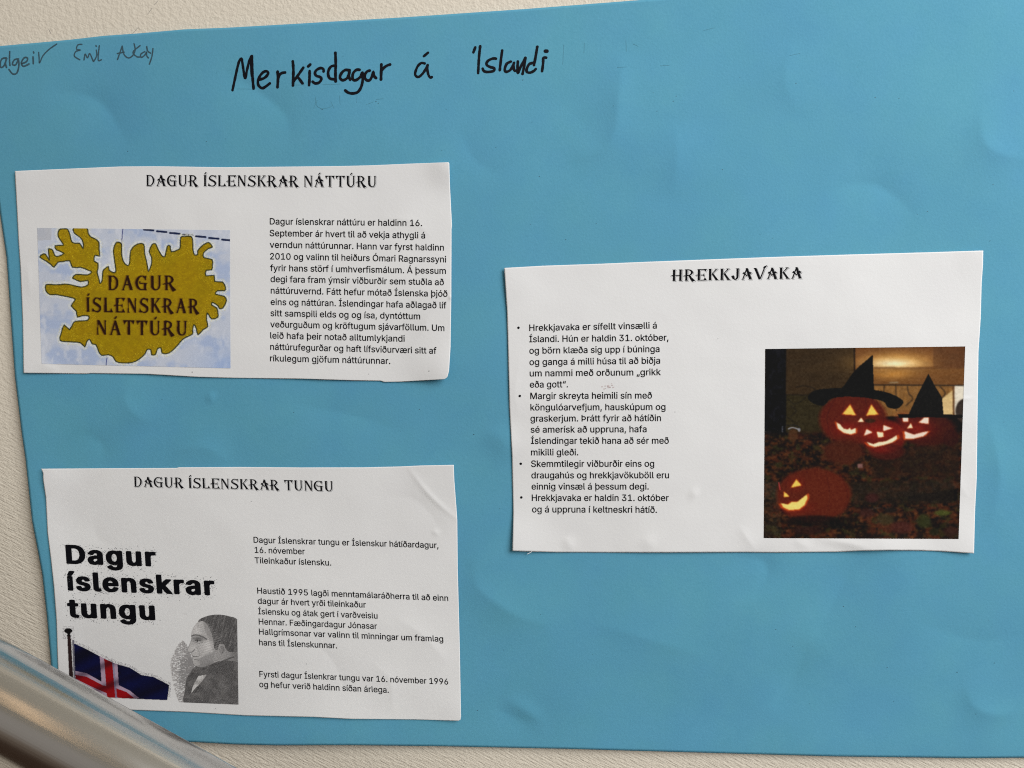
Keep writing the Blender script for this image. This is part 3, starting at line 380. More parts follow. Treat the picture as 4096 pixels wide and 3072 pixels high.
HEADS = {"D":[440,[[15,1,183,0,214,4,243,13,279,30,310,52,340,81,367,121,387,167,399,222,399,278,390,322,380,352,367,379,344,414,310,448,279,470,243,487,194,499,15,499,15,492,30,490,43,483,48,474,50,464,50,36,48,26,41,16,30,10,15,8],[152,31,132,35,130,37,130,463,132,465,146,469,177,470,205,463,238,446,267,420,287,393,307,351,319,313,325,266,325,234,319,187,307,149,290,112,267,80,246,60,215,41,184,31]],[[52,-34,220,-34,264,-27,302,-12,334,7,356,24,382,52,405,86,425,133,435,180,438,231,431,275,420,313,401,352,376,386,393,350,416,285,425,240,426,204,423,175,411,130,395,94,372,59,349,34,327,16,308,4,268,-13,242,-20,217,-23,92,-23,91,-22,97,-11,86,-10,78,-19,70,-24,53,-26],[186,-15,224,-15,256,-5,276,6,291,16,319,45,284,20,246,2,205,-8,166,-11],[156,41,166,41,168,42,168,429,169,431,191,435,214,435,241,429,232,437,215,447,188,447,166,443,159,438,156,432],[141,455,195,455,173,459,157,459,143,457]]],"A":[500,[[30,1,150,1,149,8,134,9,125,13,115,22,184,215,250,130,292,185,296,187,348,18,338,11,320,8,320,0,475,1,474,8,455,12,447,18,362,262,380,250,420,241,450,310,409,311,370,350,354,327,350,329,342,322,285,486,292,490,305,492,305,500,195,499,195,492,211,489,217,484,220,473,223,471,224,462,221,468,219,467,167,308,165,308,151,329,143,324,130,339,80,270,119,230,147,262,151,259,81,43,70,42,69,29,65,21,59,15,46,10,31,8],[249,191,200,261,239,369,281,235,254,195]],[[68,-34,186,-34,188,-28,162,-22,151,-10,141,-11,141,-16,144,-23,111,-23,116,-11,106,-10,93,-22,78,-26,68,-26],[357,-34,511,-34,512,-28,490,-21,486,-18,482,-9,470,-11,475,-22,473,-23,397,-23,396,-22,396,-11,385,-10,384,-11,384,-18,372,-25,358,-26],[160,12,213,159,206,170,151,21],[468,19,471,19,472,21,400,228,401,229,404,227,417,216,458,206,487,275,448,276,445,271,444,265,470,264,450,220,391,236,388,233,388,228,459,23],[132,21,135,23,181,162,189,188,188,193,127,26,128,24],[287,97,288,97,305,118,302,130,300,132,287,116,269,137,263,128],[283,145,290,145,296,148,292,160,288,156,284,158,279,150,279,148],[237,227,256,278,251,295,229,239],[349,340,351,340,357,351,322,452,330,456,342,457,343,465,304,465,307,455,310,453]]],"Á":[500,[[30,1,150,1,149,8,134,9,125,13,115,22,184,215,250,130,292,185,296,187,348,18,338,11,320,8,320,0,475,1,474,8,455,12,447,18,362,262,380,250,420,241,450,310,409,311,370,350,354,327,350,329,342,322,285,486,292,490,305,492,305,500,195,499,195,492,211,489,217,484,220,473,223,471,224,462,221,468,219,467,167,308,165,308,151,329,143,324,130,339,80,270,119,230,147,262,151,259,81,43,70,42,69,29,65,21,59,15,46,10,31,8],[249,191,200,261,239,369,281,235,254,195],[211,540,260,540,330,630,279,639,240,600]],[[68,-34,186,-34,188,-28,162,-22,151,-10,141,-11,141,-16,144,-23,111,-23,116,-11,106,-10,93,-22,78,-26,68,-26],[357,-34,511,-34,512,-28,490,-21,486,-18,482,-9,470,-11,475,-22,473,-23,397,-23,396,-22,396,-11,385,-10,384,-11,384,-18,372,-25,358,-26],[160,12,213,159,206,170,151,21],[468,19,471,19,472,21,400,228,401,229,404,227,417,216,458,206,487,275,448,276,445,271,444,265,470,264,450,220,391,236,388,233,388,228,459,23],[132,21,135,23,181,162,189,188,188,193,127,26,128,24],[287,97,288,97,305,118,302,130,300,132,287,116,269,137,263,128],[283,145,290,145,296,148,292,160,288,156,284,158,279,150,279,148],[237,227,256,278,251,295,229,239],[349,340,351,340,357,351,322,452,330,456,342,457,343,465,304,465,307,455,310,453],[250,511,301,511,367,595,323,604,296,568,322,593,344,588,345,586,292,518,267,517,284,553,266,531,259,528]]],"G":[490,[[239,-5,273,-4,296,0,445,1,444,8,435,9,422,13,415,20,410,33,410,223,449,225,450,255,170,255,167,260,180,262,190,270,195,281,193,296,184,306,170,310,160,308,151,301,145,288,146,280,140,269,155,241,169,230,170,225,330,224,330,40,307,30,236,29,199,45,175,63,160,78,133,117,117,152,105,192,100,234,102,288,107,317,117,348,139,394,155,416,175,437,213,462,236,471,260,475,288,474,314,468,291,459,349,410,370,351,390,350,406,427,408,430,419,431,410,441,419,489,389,490,356,479,308,498,260,505,218,503,169,490,138,476,118,463,81,431,49,391,25,340,12,289,10,229,22,169,35,137,49,109,81,69,100,51,127,31,157,15,185,4,212,-2]],[[276,-39,311,-39,334,-34,481,-34,482,-28,459,-21,449,-10,439,-11,443,-22,442,-23,331,-23,294,-28,267,-27,233,-21,207,-12,182,-6,155,4,175,-10,207,-25,238,-34],[270,-16,347,-16,360,-11,299,-10,268,-15],[438,19,446,19,448,20,448,190,487,191,487,221,461,221,452,215,421,214,422,209,474,209,476,208,474,202,445,202,441,199,437,193],[168,87,154,117,143,158,138,199,139,246,130,264,126,235,126,196,131,155,136,137,142,122,157,99],[207,191,318,191,320,192,320,201,318,202,217,202,207,209,318,209,320,213,318,215,189,215,188,213,192,206,200,198,206,195],[200,266,227,266,222,271,208,276,205,275],[139,304,149,314,156,318,170,349,185,372,212,403,236,420,251,428,274,436,295,440,295,442,285,451,263,446,229,430,205,412,188,395,167,367,150,335],[407,316,428,316,444,393,445,396,457,396,447,407,457,455,427,455,423,453,421,444,423,442,430,444,441,444,443,442,419,330,416,328,405,361,398,343],[194,438,241,454,278,459,280,463,277,465,263,465,232,458,211,449]]],"U":[480,[[218,-5,247,-4,270,0,292,7,319,21,340,37,354,51,371,75,383,99,391,126,395,146,395,463,402,482,412,489,430,492,430,500,311,499,311,492,324,490,334,486,341,478,345,466,344,154,332,106,313,70,286,43,270,35,254,30,237,30,217,36,202,44,188,56,171,78,163,94,153,119,147,148,145,169,145,463,152,482,162,489,180,492,180,499,25,499,26,492,39,490,52,484,59,468,60,144,71,101,81,80,95,58,127,28,147,15,168,5,189,-1]],[[255,-39,285,-39,308,-34,330,-27,356,-13,377,3,391,17,409,41,421,64,429,91,432,112,432,429,436,442,439,448,450,455,467,457,467,465,408,466,405,460,406,454,429,454,424,445,421,432,421,115,418,94,409,67,393,39,370,12,344,-7,326,-15,305,-23,270,-28,248,-27,226,-23,200,-14,182,-10,161,-3,177,-15,206,-29,227,-35],[270,-15,294,-16,305,-13,328,-3,340,6,353,19,366,38,381,69,363,46,332,15,308,0,261,-13],[199,61,189,92,182,135,182,429,186,442,189,448,200,455,217,457,218,464,216,466,158,466,155,460,156,454,179,454,174,445,171,432,172,119,177,90,187,74]]],"Ú":[480,[[218,-5,247,-4,270,0,292,7,319,21,340,37,354,51,371,75,383,99,391,126,395,146,395,463,402,482,412,489,430,492,430,500,311,499,311,492,324,490,334,486,341,478,345,466,344,154,332,106,313,70,286,43,270,35,254,30,237,30,217,36,202,44,188,56,171,78,163,94,153,119,147,148,145,169,145,463,152,482,162,489,180,492,180,499,25,499,26,492,39,490,52,484,59,468,60,144,71,101,81,80,95,58,127,28,147,15,168,5,189,-1],[200,540,250,540,319,630,269,639,231,601]],[[255,-39,285,-39,308,-34,330,-27,356,-13,377,3,391,17,409,41,421,64,429,91,432,112,432,429,436,442,439,448,450,455,467,457,467,465,408,466,405,460,406,454,429,454,424,445,421,432,421,115,418,94,409,67,393,39,370,12,344,-7,326,-15,305,-23,270,-28,248,-27,226,-23,200,-14,182,-10,161,-3,177,-15,206,-29,227,-35],[270,-15,294,-16,305,-13,328,-3,340,6,353,19,366,38,381,69,363,46,332,15,308,0,261,-13],[199,61,189,92,182,135,182,429,186,442,189,448,200,455,217,457,218,464,216,466,158,466,155,460,156,454,179,454,174,445,171,432,172,119,177,90,187,74],[238,506,288,506,357,595,313,604,288,570,311,593,335,588,335,585,281,517,257,517,274,554,256,531,249,528]]],"R":[475,[[340,-55,469,1,330,130,262,233,297,249,319,264,341,285,356,306,365,329,370,349,368,384,356,414,342,433,314,460,281,479,246,491,195,500,36,500,36,492,50,490,50,470,68,470,70,466,70,236,33,236,-5,218,-25,206,-27,202,-25,194,-14,193,23,201,70,206,70,34,66,22,59,14,49,10,36,8,36,1,185,1,185,8,170,10,159,15,151,30,150,211,191,217,288,33],[167,256,150,260,150,460,167,465,193,465,210,461,232,453,249,442,264,428,276,412,286,388,290,372,290,347,284,326,273,304,263,291,246,276,213,260,191,255]],[[377,-89,503,-36,507,-33,477,-7,467,-13,485,-29,485,-31,481,-33,385,-74,381,-72,371,-55,360,-59],[73,-34,221,-34,223,-28,200,-21,194,-17,190,-10,178,-11,184,-22,183,-23,113,-23,112,-22,116,-11,106,-10,97,-20,90,-24,74,-26],[178,19,186,19,188,20,188,177,200,180,193,190,180,187,176,180,176,21],[340,135,341,135,299,198,334,215,361,234,386,260,402,291,407,315,407,336,404,353,390,384,380,399,371,407,379,379,389,360,395,340,396,318,390,294,377,268,354,243,327,224,292,208],[15,159,23,158,59,166,59,178,43,176,59,184,59,194,52,194,12,171,10,164],[279,226,297,237,279,229],[176,266,186,266,188,267,188,426,205,430,231,430,250,426,244,433,230,441,193,440,180,436,176,430]]],"I":[205,[[25,1,180,1,180,8,162,11,152,18,145,37,145,463,152,482,162,489,180,492,180,500,25,499,26,492,39,490,53,483,58,473,60,458,60,42,58,27,53,17,39,10,26,8]],[[63,-34,216,-34,218,-28,195,-21,189,-17,185,-10,173,-11,179,-22,178,-23,103,-23,102,-22,107,-11,95,-10,90,-18,83,-23,71,-26,63,-26],[173,19,181,19,182,20,182,429,186,442,189,448,200,455,217,457,218,464,216,466,158,466,155,460,156,454,179,454,174,445,171,432,171,21]]],"Í":[205,[[25,1,180,1,180,8,162,11,152,18,145,37,145,463,152,482,162,489,180,492,180,500,25,499,26,492,39,490,53,483,58,473,60,458,60,42,58,27,53,17,39,10,26,8],[61,540,110,540,180,630,129,639,90,600]],[[63,-34,216,-34,218,-28,195,-21,189,-17,185,-10,173,-11,179,-22,178,-23,103,-23,102,-22,107,-11,95,-10,90,-18,83,-23,71,-26,63,-26],[173,19,181,19,182,20,182,429,186,442,189,448,200,455,217,457,218,464,216,466,158,466,155,460,156,454,179,454,174,445,171,432,171,21],[100,511,151,511,217,595,173,604,146,568,172,593,194,588,195,586,142,518,117,517,134,553,116,531,109,528]]],"S":[430,[[222,-8,263,-8,299,-2,326,10,349,28,374,57,396,98,400,127,397,153,388,177,374,202,364,216,339,239,310,258,241,297,155,335,139,344,133,351,128,364,128,380,135,401,156,434,169,447,182,456,201,461,221,464,266,460,283,456,295,449,339,412,360,361,399,509,369,490,311,485,313,476,286,491,246,501,196,503,163,497,138,485,115,468,85,436,67,406,59,376,59,347,69,315,83,294,95,282,116,267,189,230,264,187,293,167,316,141,323,124,323,111,319,92,310,74,299,58,284,44,267,37,244,31,218,28,185,29,165,35,141,46,84,82,51,149,20,11,148,10,184,-2]],[[259,-42,311,-42,348,-32,364,-24,386,-7,407,16,416,29,433,63,436,79,436,106,434,119,426,143,412,168,397,186,407,153,418,133,423,116,425,103,425,82,423,70,413,47,397,23,379,3,356,-15,337,-24,315,-29,297,-31,270,-31,234,-27,185,-12,73,-12,72,-12,75,-1,63,-1,58,-24,186,-24,222,-36],[103,84,88,114,85,104,92,90],[208,206,168,229,143,240,168,224],[397,327,437,475,409,457,396,453,394,443,409,444,418,447,396,364,386,385,382,389,379,390,376,380],[165,342,172,367,185,390,206,413,217,420,237,427,259,429,308,426,292,438,279,441,235,439,222,435,209,430,199,422,184,407,166,381,161,370,154,348],[165,429,182,441,198,448,184,445]]],"L":[420,[[25,1,409,1,331,138,310,61,278,32,146,31,145,463,152,482,162,489,180,492,180,500,25,499,26,492,39,490,53,483,58,473,60,458,60,42,58,27,53,17,39,10,26,8]],[[63,-34,445,-34,447,-33,367,104,366,98,420,5,418,-7,426,-23,103,-23,102,-22,107,-11,95,-10,90,-18,83,-23,71,-26,63,-26],[180,-15,315,-16,324,-11,176,-10,174,-11],[171,41,181,41,182,42,182,429,186,442,189,448,200,455,217,457,218,464,216,466,158,466,155,460,156,454,179,454,174,445,171,432]]],"E":[460,[[45,1,450,1,360,139,340,61,306,30,167,30,165,42,165,227,195,229,204,226,212,229,218,226,229,228,234,226,244,228,248,226,259,228,296,226,330,151,330,245,340,323,339,328,337,325,297,254,259,252,249,254,244,252,235,254,228,251,220,254,212,251,207,253,196,251,185,253,180,251,169,253,165,251,166,469,299,470,350,440,380,381,449,500,45,499,45,492,63,489,73,482,80,463,80,257,43,258,33,256,5,238,-18,211,-16,205,-10,202,35,222,65,227,80,226,80,37,73,18,63,11,45,8]],[[82,-34,487,-34,397,105,399,98,459,6,460,-2,457,-8,465,-23,122,-23,121,-22,127,-11,116,-10,109,-18,100,-24,83,-26],[200,-15,345,-16,354,-11,195,-10,194,-11],[191,41,201,41,202,42,202,193,212,193,217,195,221,193,233,194,241,192,249,194,256,192,265,194,271,192,281,194,286,192,298,193,294,205,289,203,279,205,273,203,269,206,272,207,292,207,290,214,285,216,191,216,193,209,199,206,193,201,191,195],[367,147,368,211,377,293,341,229,341,212,342,211,359,237,356,214,356,172,341,201,341,177,353,149,362,150],[26,168,35,170,69,186,69,199,46,190,69,208,69,216,56,214,32,193,20,177,21,171],[195,263,202,265,203,435,334,435,334,437,316,447,202,447,194,443,192,438,191,427,191,265],[417,347,487,465,443,466,439,460,437,454,465,454,466,453,418,370,404,399,397,388],[175,455,303,455,295,459,178,459]]],"N":[460,[[25,1,130,2,130,8,115,10,103,16,98,24,95,37,95,416,338,3,341,0,389,1,390,458,392,473,397,483,411,490,424,492,424,500,315,499,315,492,330,490,342,484,348,474,350,464,349,132,140,499,25,499,26,492,40,490,58,472,60,458,60,42,58,27,53,17,39,10,26,8]],[[63,-34,166,-34,168,-28,145,-21,139,-17,135,-10,123,-11,128,-23,102,-23,107,-11,95,-10,90,-18,83,-23,71,-26,63,-26],[377,-34,426,-34,427,-33,427,423,429,439,435,449,449,456,462,457,462,464,461,466,403,466,401,464,401,454,424,454,418,442,416,427,416,-21,414,-23,385,-23,377,-11,364,-11],[123,19,131,19,132,20,132,332,121,351,121,21],[109,27,109,371,106,378,105,40],[339,172,340,180,337,185,181,460,177,465,173,465]]],"K":[460,[[25,1,180,1,180,8,162,11,152,18,145,37,145,246,173,263,323,21,314,13,286,8,286,0,464,1,464,8,442,11,429,17,422,28,420,42,406,45,232,298,229,299,190,281,370,467,380,479,375,481,377,483,399,491,424,492,424,500,265,500,265,492,301,488,311,484,318,477,145,260,145,463,152,482,162,489,180,492,180,499,25,499,26,492,39,490,53,483,58,473,60,458,60,42,58,27,53,17,39,10,26,8]],[[63,-34,216,-34,218,-28,195,-21,189,-17,185,-10,173,-11,179,-22,178,-23,103,-23,102,-22,107,-11,95,-10,90,-18,83,-23,71,-26,63,-26],[323,-34,501,-34,502,-28,474,-22,460,-10,449,-11,455,-22,454,-23,371,-23,370,-22,373,-17,373,-11,361,-10,360,-11,361,-15,351,-22,334,-26,324,-26],[173,19,181,19,182,20,182,212,189,218,186,224,182,226,181,232,171,247,171,223,173,219,171,215,171,21],[257,279,396,424,407,433,417,445,413,446,415,448,420,452,437,456,462,457,462,465,381,465,370,455,402,454,401,445,256,294,251,288],[249,291,254,295,364,434,367,440,365,449,336,419,245,304,243,301],[171,310,182,324,184,436,189,448,195,453,203,456,217,457,217,465,156,465,156,454,179,454,174,445,171,432]]],"T":[470,[[165,1,314,1,314,8,301,10,291,14,284,22,280,34,280,469,317,470,376,423,381,418,410,350,459,500,20,499,70,351,101,421,163,470,200,469,200,36,193,18,183,11,165,8]],[[202,-34,351,-34,352,-28,338,-25,328,-20,319,-9,309,-11,313,-22,312,-23,242,-23,241,-22,247,-11,236,-10,228,-19,220,-24,203,-26],[307,19,316,19,318,20,318,434,319,435,342,436,328,447,315,447,309,443,306,437],[447,316,496,465,460,465,457,454,480,454,480,451,447,351,432,381,427,368,427,365],[107,317,138,386,189,426,189,441,129,394,109,349,98,383,96,384,90,368],[162,455,188,454,190,458,188,459,168,459],[291,455,318,455,312,459,291,459]]],"H":[490,[[36,1,189,0,189,8,176,10,165,15,159,22,155,34,155,233,167,231,173,233,184,231,191,234,202,231,210,235,223,232,231,235,241,232,251,236,256,233,269,236,277,233,288,236,296,233,305,236,310,234,321,236,330,233,330,37,323,18,313,11,295,8,295,1,450,1,449,8,436,10,422,17,417,27,415,42,415,458,417,473,422,483,436,490,449,492,449,500,295,500,295,492,313,489,323,482,330,463,330,265,320,262,313,265,305,262,293,264,287,261,281,264,269,260,256,262,250,260,238,262,230,259,220,262,210,259,197,261,191,259,183,261,172,259,155,260,155,466,159,478,166,486,176,490,189,492,189,499,36,499,36,492,49,490,59,486,66,478,70,466,70,264,37,262,22,256,-11,230,-27,212,-27,206,-19,202,32,226,61,231,70,230,70,34,66,22,59,14,49,10,36,8]],[[73,-34,226,-34,227,-28,213,-25,203,-20,194,-9,184,-11,188,-22,187,-23,113,-23,112,-22,116,-11,106,-10,97,-20,90,-24,74,-26],[332,-34,486,-34,488,-28,465,-21,455,-10,443,-11,448,-22,447,-23,372,-23,371,-22,377,-11,366,-10,359,-18,350,-24,333,-26],[182,19,191,19,193,20,193,198,205,197,211,199,221,197,229,200,239,197,248,201,254,198,261,198,268,201,279,198,288,202,293,199,301,199,307,202,319,199,319,211,305,214,297,210,292,213,297,217,303,215,311,215,316,217,319,216,319,224,250,224,244,222,211,223,205,221,190,222,182,220,185,215,191,212,201,215,207,212,217,215,231,212,238,216,244,212,238,209,226,211,219,209,214,210,202,208,191,210,185,208,181,201],[443,19,451,19,452,20,452,423,454,439,460,449,474,456,487,457,488,464,486,466,428,466,425,456,427,454,449,454,443,442,441,427,441,21],[17,168,26,171,59,188,59,200,42,193,59,207,59,220,43,210,14,183,11,178,11,173],[256,210,251,213,256,215,263,213,259,210],[275,211,271,213,278,216,284,213,280,211],[188,271,193,272,193,432,198,447,210,455,226,457,227,464,226,466,168,466,166,463,166,454,188,453,181,435,181,273]]],"J":[370,[[172,-5,186,-5,209,-1,232,10,247,20,264,38,276,53,296,97,305,149,305,466,311,481,323,489,339,492,339,500,186,499,186,492,199,490,209,486,216,478,220,466,220,152,227,150,228,145,219,103,208,78,197,62,185,52,168,45,151,48,139,56,110,200,11,169,41,98,90,20,105,28,120,15,140,3]],[[209,-39,223,-40,246,-35,270,-24,284,-14,302,3,313,19,323,36,333,62,340,89,343,115,343,432,348,447,360,455,376,457,376,465,318,466,316,463,316,454,338,453,331,435,331,118,328,92,322,65,307,31,292,10,272,-9,251,-21,230,-27,214,-28,195,-25,174,-16,150,-12,157,-19,178,-31,192,-36],[127,-14,138,-8,116,5],[164,56,168,56,169,60,147,165,130,160,129,158,132,149,138,149,156,59]]],"V":[490,[[200,1,300,1,447,450,454,454,490,500,559,619,420,560,390,490,414,473,280,71,122,484,123,487,128,489,144,492,145,499,0,499,1,492,14,490,28,483,33,473,36,458,44,456,214,16,200,14]],[[238,-34,337,-34,485,416,488,416,491,420,528,466,596,585,537,559,529,545,530,544,565,559,569,559,518,473,486,432,476,424,473,419,329,-22,265,-23,261,-11,249,-10,248,-11,252,-19,238,-20],[320,26,325,28,330,35,463,435,463,442,461,447,455,441],[279,104,285,119,283,126,160,450,160,453,165,455,182,457,182,465,141,465,145,455,148,453,151,438]]],"a":[500,[[30,1,150,1,149,8,134,9,125,13,115,22,168,170,301,169,348,18,338,11,320,8,320,0,475,1,474,8,455,12,447,18,285,485,292,490,305,492,305,500,195,499,195,492,211,489,217,484,220,473,223,471,224,462,221,468,219,467,81,43,70,42,69,29,65,21,59,15,46,10,31,8],[178,201,239,369,291,201]],[]],"á":[500,[[30,1,150,1,149,8,134,9,125,13,115,22,168,170,301,169,348,18,338,11,320,8,320,0,475,1,474,8,455,12,447,18,285,485,292,490,305,492,305,500,195,499,195,492,211,489,217,484,220,473,223,471,224,462,221,468,219,467,81,43,70,42,69,29,65,21,59,15,46,10,31,8],[178,201,239,369,291,201],[211,540,260,540,330,630,279,639,240,600]],[]]}
_tess = {}
def glyph(key, loops):
    if key in _tess: return _tess[key]
    L = [np.array(l, float).reshape(-1, 2) for l in loops]
    ar = [.5 * np.sum(q[:, 0] * np.roll(q[:, 1], -1) - np.roll(q[:, 0], -1) * q[:, 1]) for q in L]
    V = []; F = []
    if L:
        sg = np.sign(ar[int(np.argmax(np.abs(ar)))])
        outs = [i for i in range(len(L)) if ar[i] * sg > 0]
        owner = {i: [] for i in outs}
        for i in range(len(L)):
            if i in owner: continue
            best = None
            for o_ in outs:
                if abs(ar[o_]) > abs(ar[i]) and pip(L[i][:1, 0], L[i][:1, 1], L[o_])[0]:
                    if best is None or abs(ar[o_]) < abs(ar[best]): best = o_
            if best is not None: owner[best].append(i)
        for o_, hs in owner.items():
            polys = [L[o_]] + [L[k] for k in hs]
            tr = tessellate_polygon([[Vector((x, y, 0)) for x, y in q] for q in polys])
            n0 = len(V)
            for q in polys: V.extend(q.tolist())
            F.extend([[n0 + k for k in f] for f in tr])
    _tess[key] = (np.array(V).reshape(-1, 2), F)
    return _tess[key]
def lay(text, font, fid, layer=1, track=0):
    V = []; F = []; x = 0; n = 0
    for ch in text:
        if ch == ' ' and ch not in font: x += 185; continue
        gl = font[ch]
        v, f = glyph((fid, ch, layer), gl[layer])
        if len(v):
            V.append(v + [x, 0]); F.extend([[k + n for k in q] for q in f]); n += len(v)
        x += gl[0] + track
    return np.vstack(V) if V else np.zeros((0, 2)), F
PH = .00012
def place(name, V, F, ink, p0, p1, vs, lean, mtl, parent, hf=h_sheet, extra=0.0, bow=0.0):
    """ink = (xmin, xmax) of the line in font units, mapped onto p0 -> p1; vs = px per unit upwards"""
    p0 = np.array(p0, float); p1 = np.array(p1, float)
    u = (V[:, 0] - ink[0]) / (ink[1] - ink[0])
    P = p0 + u[:, None] * (p1 - p0)
    P = P + np.c_[V[:, 1] * vs * lean, -V[:, 1] * vs]
    P[:, 1] += bow * 4 * u * (1 - u)
    Wd = wp(P[:, 0], P[:, 1], hf(P[:, 0], P[:, 1]) + PH + extra)
    F = orient(Wd, F)
    return mesh_obj(name, Wd, F, mtl, parent)
def orient(Wd, F):
    out = []
    for f in F:
        a, b_, c = Wd[f[0]], Wd[f[1]], Wd[f[2]]
        k = (b_[0] - a[0]) * (c[2] - a[2]) - (b_[2] - a[2]) * (c[0] - a[0])
        out.append(f if k > 0 else f[::-1])
    return out

def textline(txt, z, a, b_, cap, lean, parent):
    ox, oy, s = z
    V, F = lay(txt, BODY, 'b')
    p0 = (ox + a[0] / s, oy + a[1] / s); p1 = (ox + b_[0] / s, oy + b_[1] / s)
    place('text_line', V, F, (V[:, 0].min(), V[:, 0].max()), p0, p1, cap / 254., lean, M_INK, parent)

Z1 = (1000, 840, 2.3694)
for txt, a, b_ in [
    ("Dagur íslenskrar náttúru er haldinn 16.", (188, 136), (1632, 152)), ("September ár hvert til að vekja athygli á", (187, 247), (1660, 269)),
    ("verndun náttúrunnar. Hann var fyrst haldinn", (188, 357), (1838, 384)), ("2010 og valinn til heiðurs Ómari Ragnarssyni", (190, 467), (1860, 496)),
    ("fyrir hans störf í umhverfismálum. Á þessum", (191, 577), (1857, 605)), ("degi fara fram ýmsir viðburðir sem stuðla að", (195, 682), (1838, 712)),
    ("náttúruvernd. Fátt hefur mótað Íslenska þjóð", (197, 791), (1872, 822)), ("eins og náttúran. Íslendingar hafa aðlagað líf", (196, 899), (1862, 932)),
    ("sitt samspili elds og og ísa, dyntóttum", (195, 1005), (1613, 1036)), ("veðurguðum og kröftugum sjávarföllum. Um", (193, 1111), (1843, 1147)),
    ("leið hafa þeir notað alltumlykjandi", (192, 1217), (1467, 1248)), ("náttúrufegurðar og haft lífsviðurværi sitt af", (192, 1324), (1768, 1362)),
    ("ríkulegum gjöfum náttúrunnar.", (190, 1433), (1330, 1459))]:
    textline(txt, Z1, a, b_, 25.0, -.01, SHEETS[0]['root'])
ZA = (2000, 1000, 2.1067); ZB = (2000, 1600, 2.212)
for txt, z, a, b_ in [
    ("Hrekkjavaka er sífellt vinsælli á", ZA, (247, 682), (1322, 661)), ("Íslandi. Hún er haldin 31. október,", ZA, (247, 777), (1420, 763)),
    ("og börn klæða sig upp í búninga", ZA, (248, 874), (1345, 859)), ("og ganga á milli húsa til að biðja", ZA, (249, 970), (1350, 957)),
    ("um nammi með orðunum „grikk", ZA, (251, 1065), (1356, 1054)), ("eða gott“.", ZA, (252, 1159), (573, 1157)),
    ("Margir skreyta heimili sín með", ZA, (256, 1256), (1281, 1251)), ("köngulóarvefjum, hauskúpum og", ZB, (270, 92), (1465, 88)),
    ("graskerjum. Þrátt fyrir að hátíðin", ZB, (270, 191), (1425, 186)), ("sé amerísk að uppruna, hafa", ZB, (272, 289), (1298, 284)),
    ("Íslendingar tekið hana að sér með", ZB, (274, 388), (1494, 386)), ("mikilli gleði.", ZB, (275, 490), (693, 489)),
    ("Skemmtilegir viðburðir eins og", ZB, (276, 592), (1365, 590)), ("draugahús og hrekkjavökuböll eru", ZB, (278, 693), (1496, 692)),
    ("einnig vinsæl á þessum degi.", ZB, (280, 792), (1317, 792)), ("Hrekkjavaka er haldin 31. október", ZB, (282, 893), (1494, 893)),
    ("og á uppruna í keltneskri hátíð.", ZB, (284, 994), (1389, 998))]:
    textline(txt, z, a, b_, 25.5, -.01, SHEETS[2]['root'])
for x, y in [(2000 + 156 / 2.1067, 1000 + 655 / 2.1067), (2000 + 167 / 2.1067, 1000 + 1230 / 2.1067), (2000 + 184 / 2.212, 1600 + 564 / 2.212), (2000 + 189 / 2.212, 1600 + 862 / 2.212)]:
    an = np.linspace(0, 2 * np.pi, 15)[:-1]; X = x + 5.0 * np.cos(an); Y = y - 5.0 * np.sin(an)
    mesh_obj('bullet', wp(X, Y, h_sheet(X, Y) + PH), [list(range(14))], M_INK, SHEETS[2]['root'])
Z2 = (950, 2080, 1.9747)
for txt, a, b_ in [
    ("Dagur Íslenskrar tungu er Íslenskur hátíðardagur,", (128, 179), (1588, 222)), ("16. nóvember", (137, 259), (533, 271)),
    ("Tileinkaður íslensku.", (137, 341), (741, 360)), ("Haustið 1995 lagði menntamálaráðherra til að einn", (157, 580), (1665, 640)),
    ("dagur ár hvert yrði tileinkaður", (161, 661), (1015, 692)), ("Íslensku og átak gert í varðveislu", (165, 744), (1107, 779)),
    ("Hennar. Fæðingardagur Jónasar", (169, 824), (1103, 861)), ("Hallgrímsonar var valinn til minningar um framlag", (171, 904), (1626, 962)),
    ("hans til Íslenskunnar.", (172, 989), (787, 1014)), ("Fyrsti dagur Íslenkrar tungu var 16. nóvember 1996", (174, 1239), (1665, 1300)),
    ("og hefur verið haldinn síðan árlega.", (173, 1320), (1196, 1365))]:
    textline(txt, Z2, a, b_, 23.5, -.05, SHEETS[1]['root'])

def heading(txt, p0, p1, cap, lean, parent, bow=0.0):
    V, F = lay(txt, HEADS, 'h', 1, 12); ink = (V[:, 0].min(), V[:, 0].max())
    V2, F2 = lay(txt, HEADS, 'h', 2, 12)
    o = place('heading', V, F, ink, p0, p1, cap / 500, lean, M_INK, parent, bow=bow)
    n = place('letter_outline', V2, F2, ink, p0, p1, cap / 500, lean, M_RING, parent, bow=bow)
    return o
heading("DAGUR ÍSLENSKRAR NÁTTÚRU", (584, 743.5), (1505, 747.5), 44, 0.0, SHEETS[0]['root'])
heading("DAGUR ÍSLENSKRAR TUNGU", (536, 1946.5), (1332, 1965), 40.5, -.04, SHEETS[1]['root'])
heading("HREKKJAVAKA", (2682, 1124), (3208, 1113.5), 45.5, .02, SHEETS[2]['root'])

